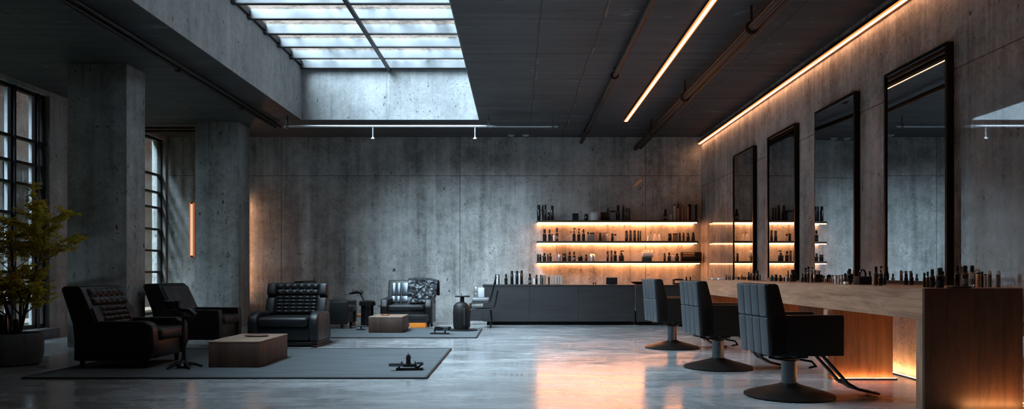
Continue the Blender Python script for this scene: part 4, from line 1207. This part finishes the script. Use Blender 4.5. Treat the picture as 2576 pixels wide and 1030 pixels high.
MB().lathe([(0.10, 0), (0.17, 0.02), (0.23, 0.06), (0.22, 0.06), (0.16, 0.028), (0.0, 0.012)], (0, 0, 0), 28, 1.0, 0.55).build('bowl', 'shelf', o)
MB().lathe([(0.0, -0.0), (0.018, 0.01), (0.02, 0.03), (0.0, 0.05)], (0.03, 0, 0.075), 12).lathe([(0.006, -0.06), (0.006, 0.01)], (0.03, 0, 0.075), 8).build('knob', 'black', o)
MB().lathe([(0.0, -0.0), (0.018, 0.008), (0.02, 0.025), (0.0, 0.04)], (0.11, 0, 0.075), 12).lathe([(0.006, -0.06), (0.006, 0.01)], (0.11, 0, 0.075), 8).build('knob', 'black', o)
o = thing('tool_rack', 'small black tool rack on the side cabinet', 'rack', (at(1706, DT), DT, DZ + 0.0004))
q = MB().box(-0.11, -0.085, -0.06, 0.06, 0, 0.085).box(0.085, 0.11, -0.06, 0.06, 0, 0.085).box(-0.085, 0.085, -0.06, 0.06, 0, 0.03)
q.build('rack_frame', 'black', o, False)
MB().prism([(-0.115, 0.086), (0.08, 0.086), (0.115, 0.115), (-0.03, 0.125), (-0.115, 0.105)], -0.055, 0.055, 0.004, 1).build('clipper', 'matte', o)

# long counter: depth follows from the distance to the wall
def onX(X): return lambda x: X * F / (x - CX)
CT = CZ + 0.0005
GC = 'bottles and jars on the wood counter'
cluster("at the counter's far end past the towels", None, [(1825, 1829, 692, 'slim', 'k'), (1830.5, 1833.5, 694, 'slim', 'k'), (1835, 1838.5, 692, 'pump', 'k'), (1841, 1848, 693, 'bottle', 'k')], onX(3.50), CT, GC)
cluster("under the mirror closest to the shelves", None, [(1856, 1860, 697, 'slim', 'k'), (1864.5, 1867.5, 692, 'slim', 'm'), (1869, 1872, 697, 'jar', 'k'), (1872.8, 1876, 697, 'jar', 'k'), (1881, 1886.5, 684.7, 'bottle', 'k'), (1887, 1891.5, 688, 'jar', 'k'), (1892, 1900, 681, 'slim', 'k'), (1901, 1909, 681, 'slim', 'k'), (1910, 1913.5, 691, 'slim', 'm')], onX(3.62), CT, GC)
cluster("on the counter under the second-farthest mirror", None, [(1937, 1946, 693, 'dome', 't'), (1948, 1956, 691.5, 'jar', 'k'), (1959, 1967.5, 693, 'bottle', 'k'), (1971.5, 1975, 698, 'jar', 'm'), (1976, 1979.5, 693, 'can', 'w'), (1981, 1984.5, 682, 'slim', 'k'), (1987, 2002, 679, 'bottle', 'k')], onX(3.66), CT, GC)
cluster("on the counter between the two middle mirrors", None, [(2007.5, 2011, 704, 'jar', 'c'), (2012, 2015, 704, 'jar', 'b'), (2015.8, 2022, 689, 'bottle', 'k'), (2022.6, 2029.5, 674, 'spray', 'k'), (2030, 2036.5, 671, 'spray', 'a'), (2039.5, 2045.5, 673, 'pump', 'k')], onX(3.62), CT, GC)
cluster("in the tiny row against the second-nearest mirror", None, [(2068, 2071, 694, 'slim', 'k'), (2073.5, 2076, 694, 'slim', 'c'), (2079.5, 2083, 693, 'slim', 'a'), (2085.5, 2088, 694, 'slim', 't'), (2089.5, 2092, 693, 'slim', 'b'), (2094, 2097, 692, 'slim', 'c')], onX(3.88), CT, GC)
cluster("in the counter group with pale cans", None, [(2099, 2104.5, 692.5, 'can', 'w'), (2107, 2112.5, 693, 'can', 'l'), (2115, 2120, 692, 'can', 's'), (2123, 2130, 688, 'slim', 'm'), (2131, 2143.5, 677, 'bottle', 'k'), (2148, 2152, 709, 'jar', 'k')], onX(3.50), CT, GC)
cluster("in the dense counter group by the tool caddy", None, [(2184, 2192, 683, 'bottle', 'k'), (2198, 2209.5, 671, 'bottle', 'k'), (2211, 2220, 670, 'pump', 'k'), (2222, 2229, 689, 'slim', 'k')], onX(3.70), CT, GC)
cluster("at the front of the dense counter group", None, [(2199.5, 2207.5, 691, 'jar', 'a'), (2210, 2221, 691, 'jar', 'k')], onX(3.45), CT, GC)
cluster("alone with its twin before the nearest mirror", None, [(2274.5, 2284, 688, 'bottle', 'k'), (2289, 2298, 687.6, 'bottle', 'k')], onX(3.90), CT, GC)
cluster("at the counter's walnut corner", None, [(2322, 2329, 687, 'slim', 'k'), (2329.6, 2338, 684, 'bottle', 'a'), (2339, 2351.5, 678, 'bottle', 'k'), (2355, 2374, 674.5, 'bottle', 'k')], onX(3.42), CT, GC)
cluster("in the tall trio behind the flat tray", None, [(2402, 2414, 668, 'bottle', 'k'), (2420, 2435, 668.7, 'bottle', 'a'), (2438, 2453, 668.7, 'bottle', 'x')], onX(3.72), CT, GC)
cluster("in the counter's endmost group by the wall", None, [(2456.5, 2467, 686, 'can', 'd'), (2468, 2474, 684, 'slim', 'k'), (2475.5, 2481.5, 690, 'can', 'c'), (2485, 2494.5, 682, 'tube', 'x'), (2506, 2516.5, 682, 'tube', 'x')], onX(3.90), CT, GC)
for x0, x1, lab in ((1790, 1802, 'white folded towel at the far end of the wood counter'), (1806, 1822, 'white folded towel on the counter nearest the far black bottles')):
    d = 3.38 * F / ((x0 + x1) / 2 - CX)
    wd = (x1 - x0) * d / F
    o = tag(MB().box(-wd / 2, wd / 2, -0.07, 0.07, 0, 0.028, 0.010, 3).build('folded_towel', 'towel'), lab, 'towel', 'white towels on the counter')
    o.location = (3.38, d, CT)
d = 3.75 * F / (2056 - CX)
o = thing('brush_holder', 'square black brush holder on the counter at the second mirror edge', 'holder', (3.75, d, CT))
MB().box(-0.04, 0.04, -0.05, 0.05, 0, 0.10, 0.005).build('holder', 'glossblack', o)
for x, m_, h in ((-0.025, 'bark', 0.155), (0.0, 'copper', 0.15), (0.025, 'matte', 0.145)):
    MB().cyl((x, 0, 0.095), (x, 0.0, h), 0.008, 0.011, 10).build('brush', m_, o)
d = 3.55 * F / (2170 - CX)
o = thing('tool_caddy', 'black tool caddy with round handle on the counter', 'caddy', (3.55, d, CT))
MB().box(-0.065, 0.065, -0.07, 0.07, 0, 0.085, 0.006).build('box', 'matte', o)
MB().tube([(-0.03, 0, 0.085), (-0.03, 0, 0.12), (-0.012, 0, 0.15), (0.012, 0, 0.15), (0.03, 0, 0.12), (0.03, 0, 0.085)], 0.010, 8).build('handle', 'glossblack', o)
d = 3.40 * F / (2128 - CX)
o = tag(MB().box(-0.018, 0.018, -0.025, 0.025, 0, 0.03, 0.004).build('box', 'white'), 'small white box in front of the big black bottle on the counter', 'box')
o.location = (3.40, d, CT)
d = 3.50 * F / (2407 - CX)
o = tag(MB().box(-0.075, 0.075, -0.045, 0.045, 0, 0.016, 0.004).build('tray', 'matte'), 'flat black tray at the walnut counter end before the tall bottles', 'tray')
o.location = (3.50, d - 0.03, CT)
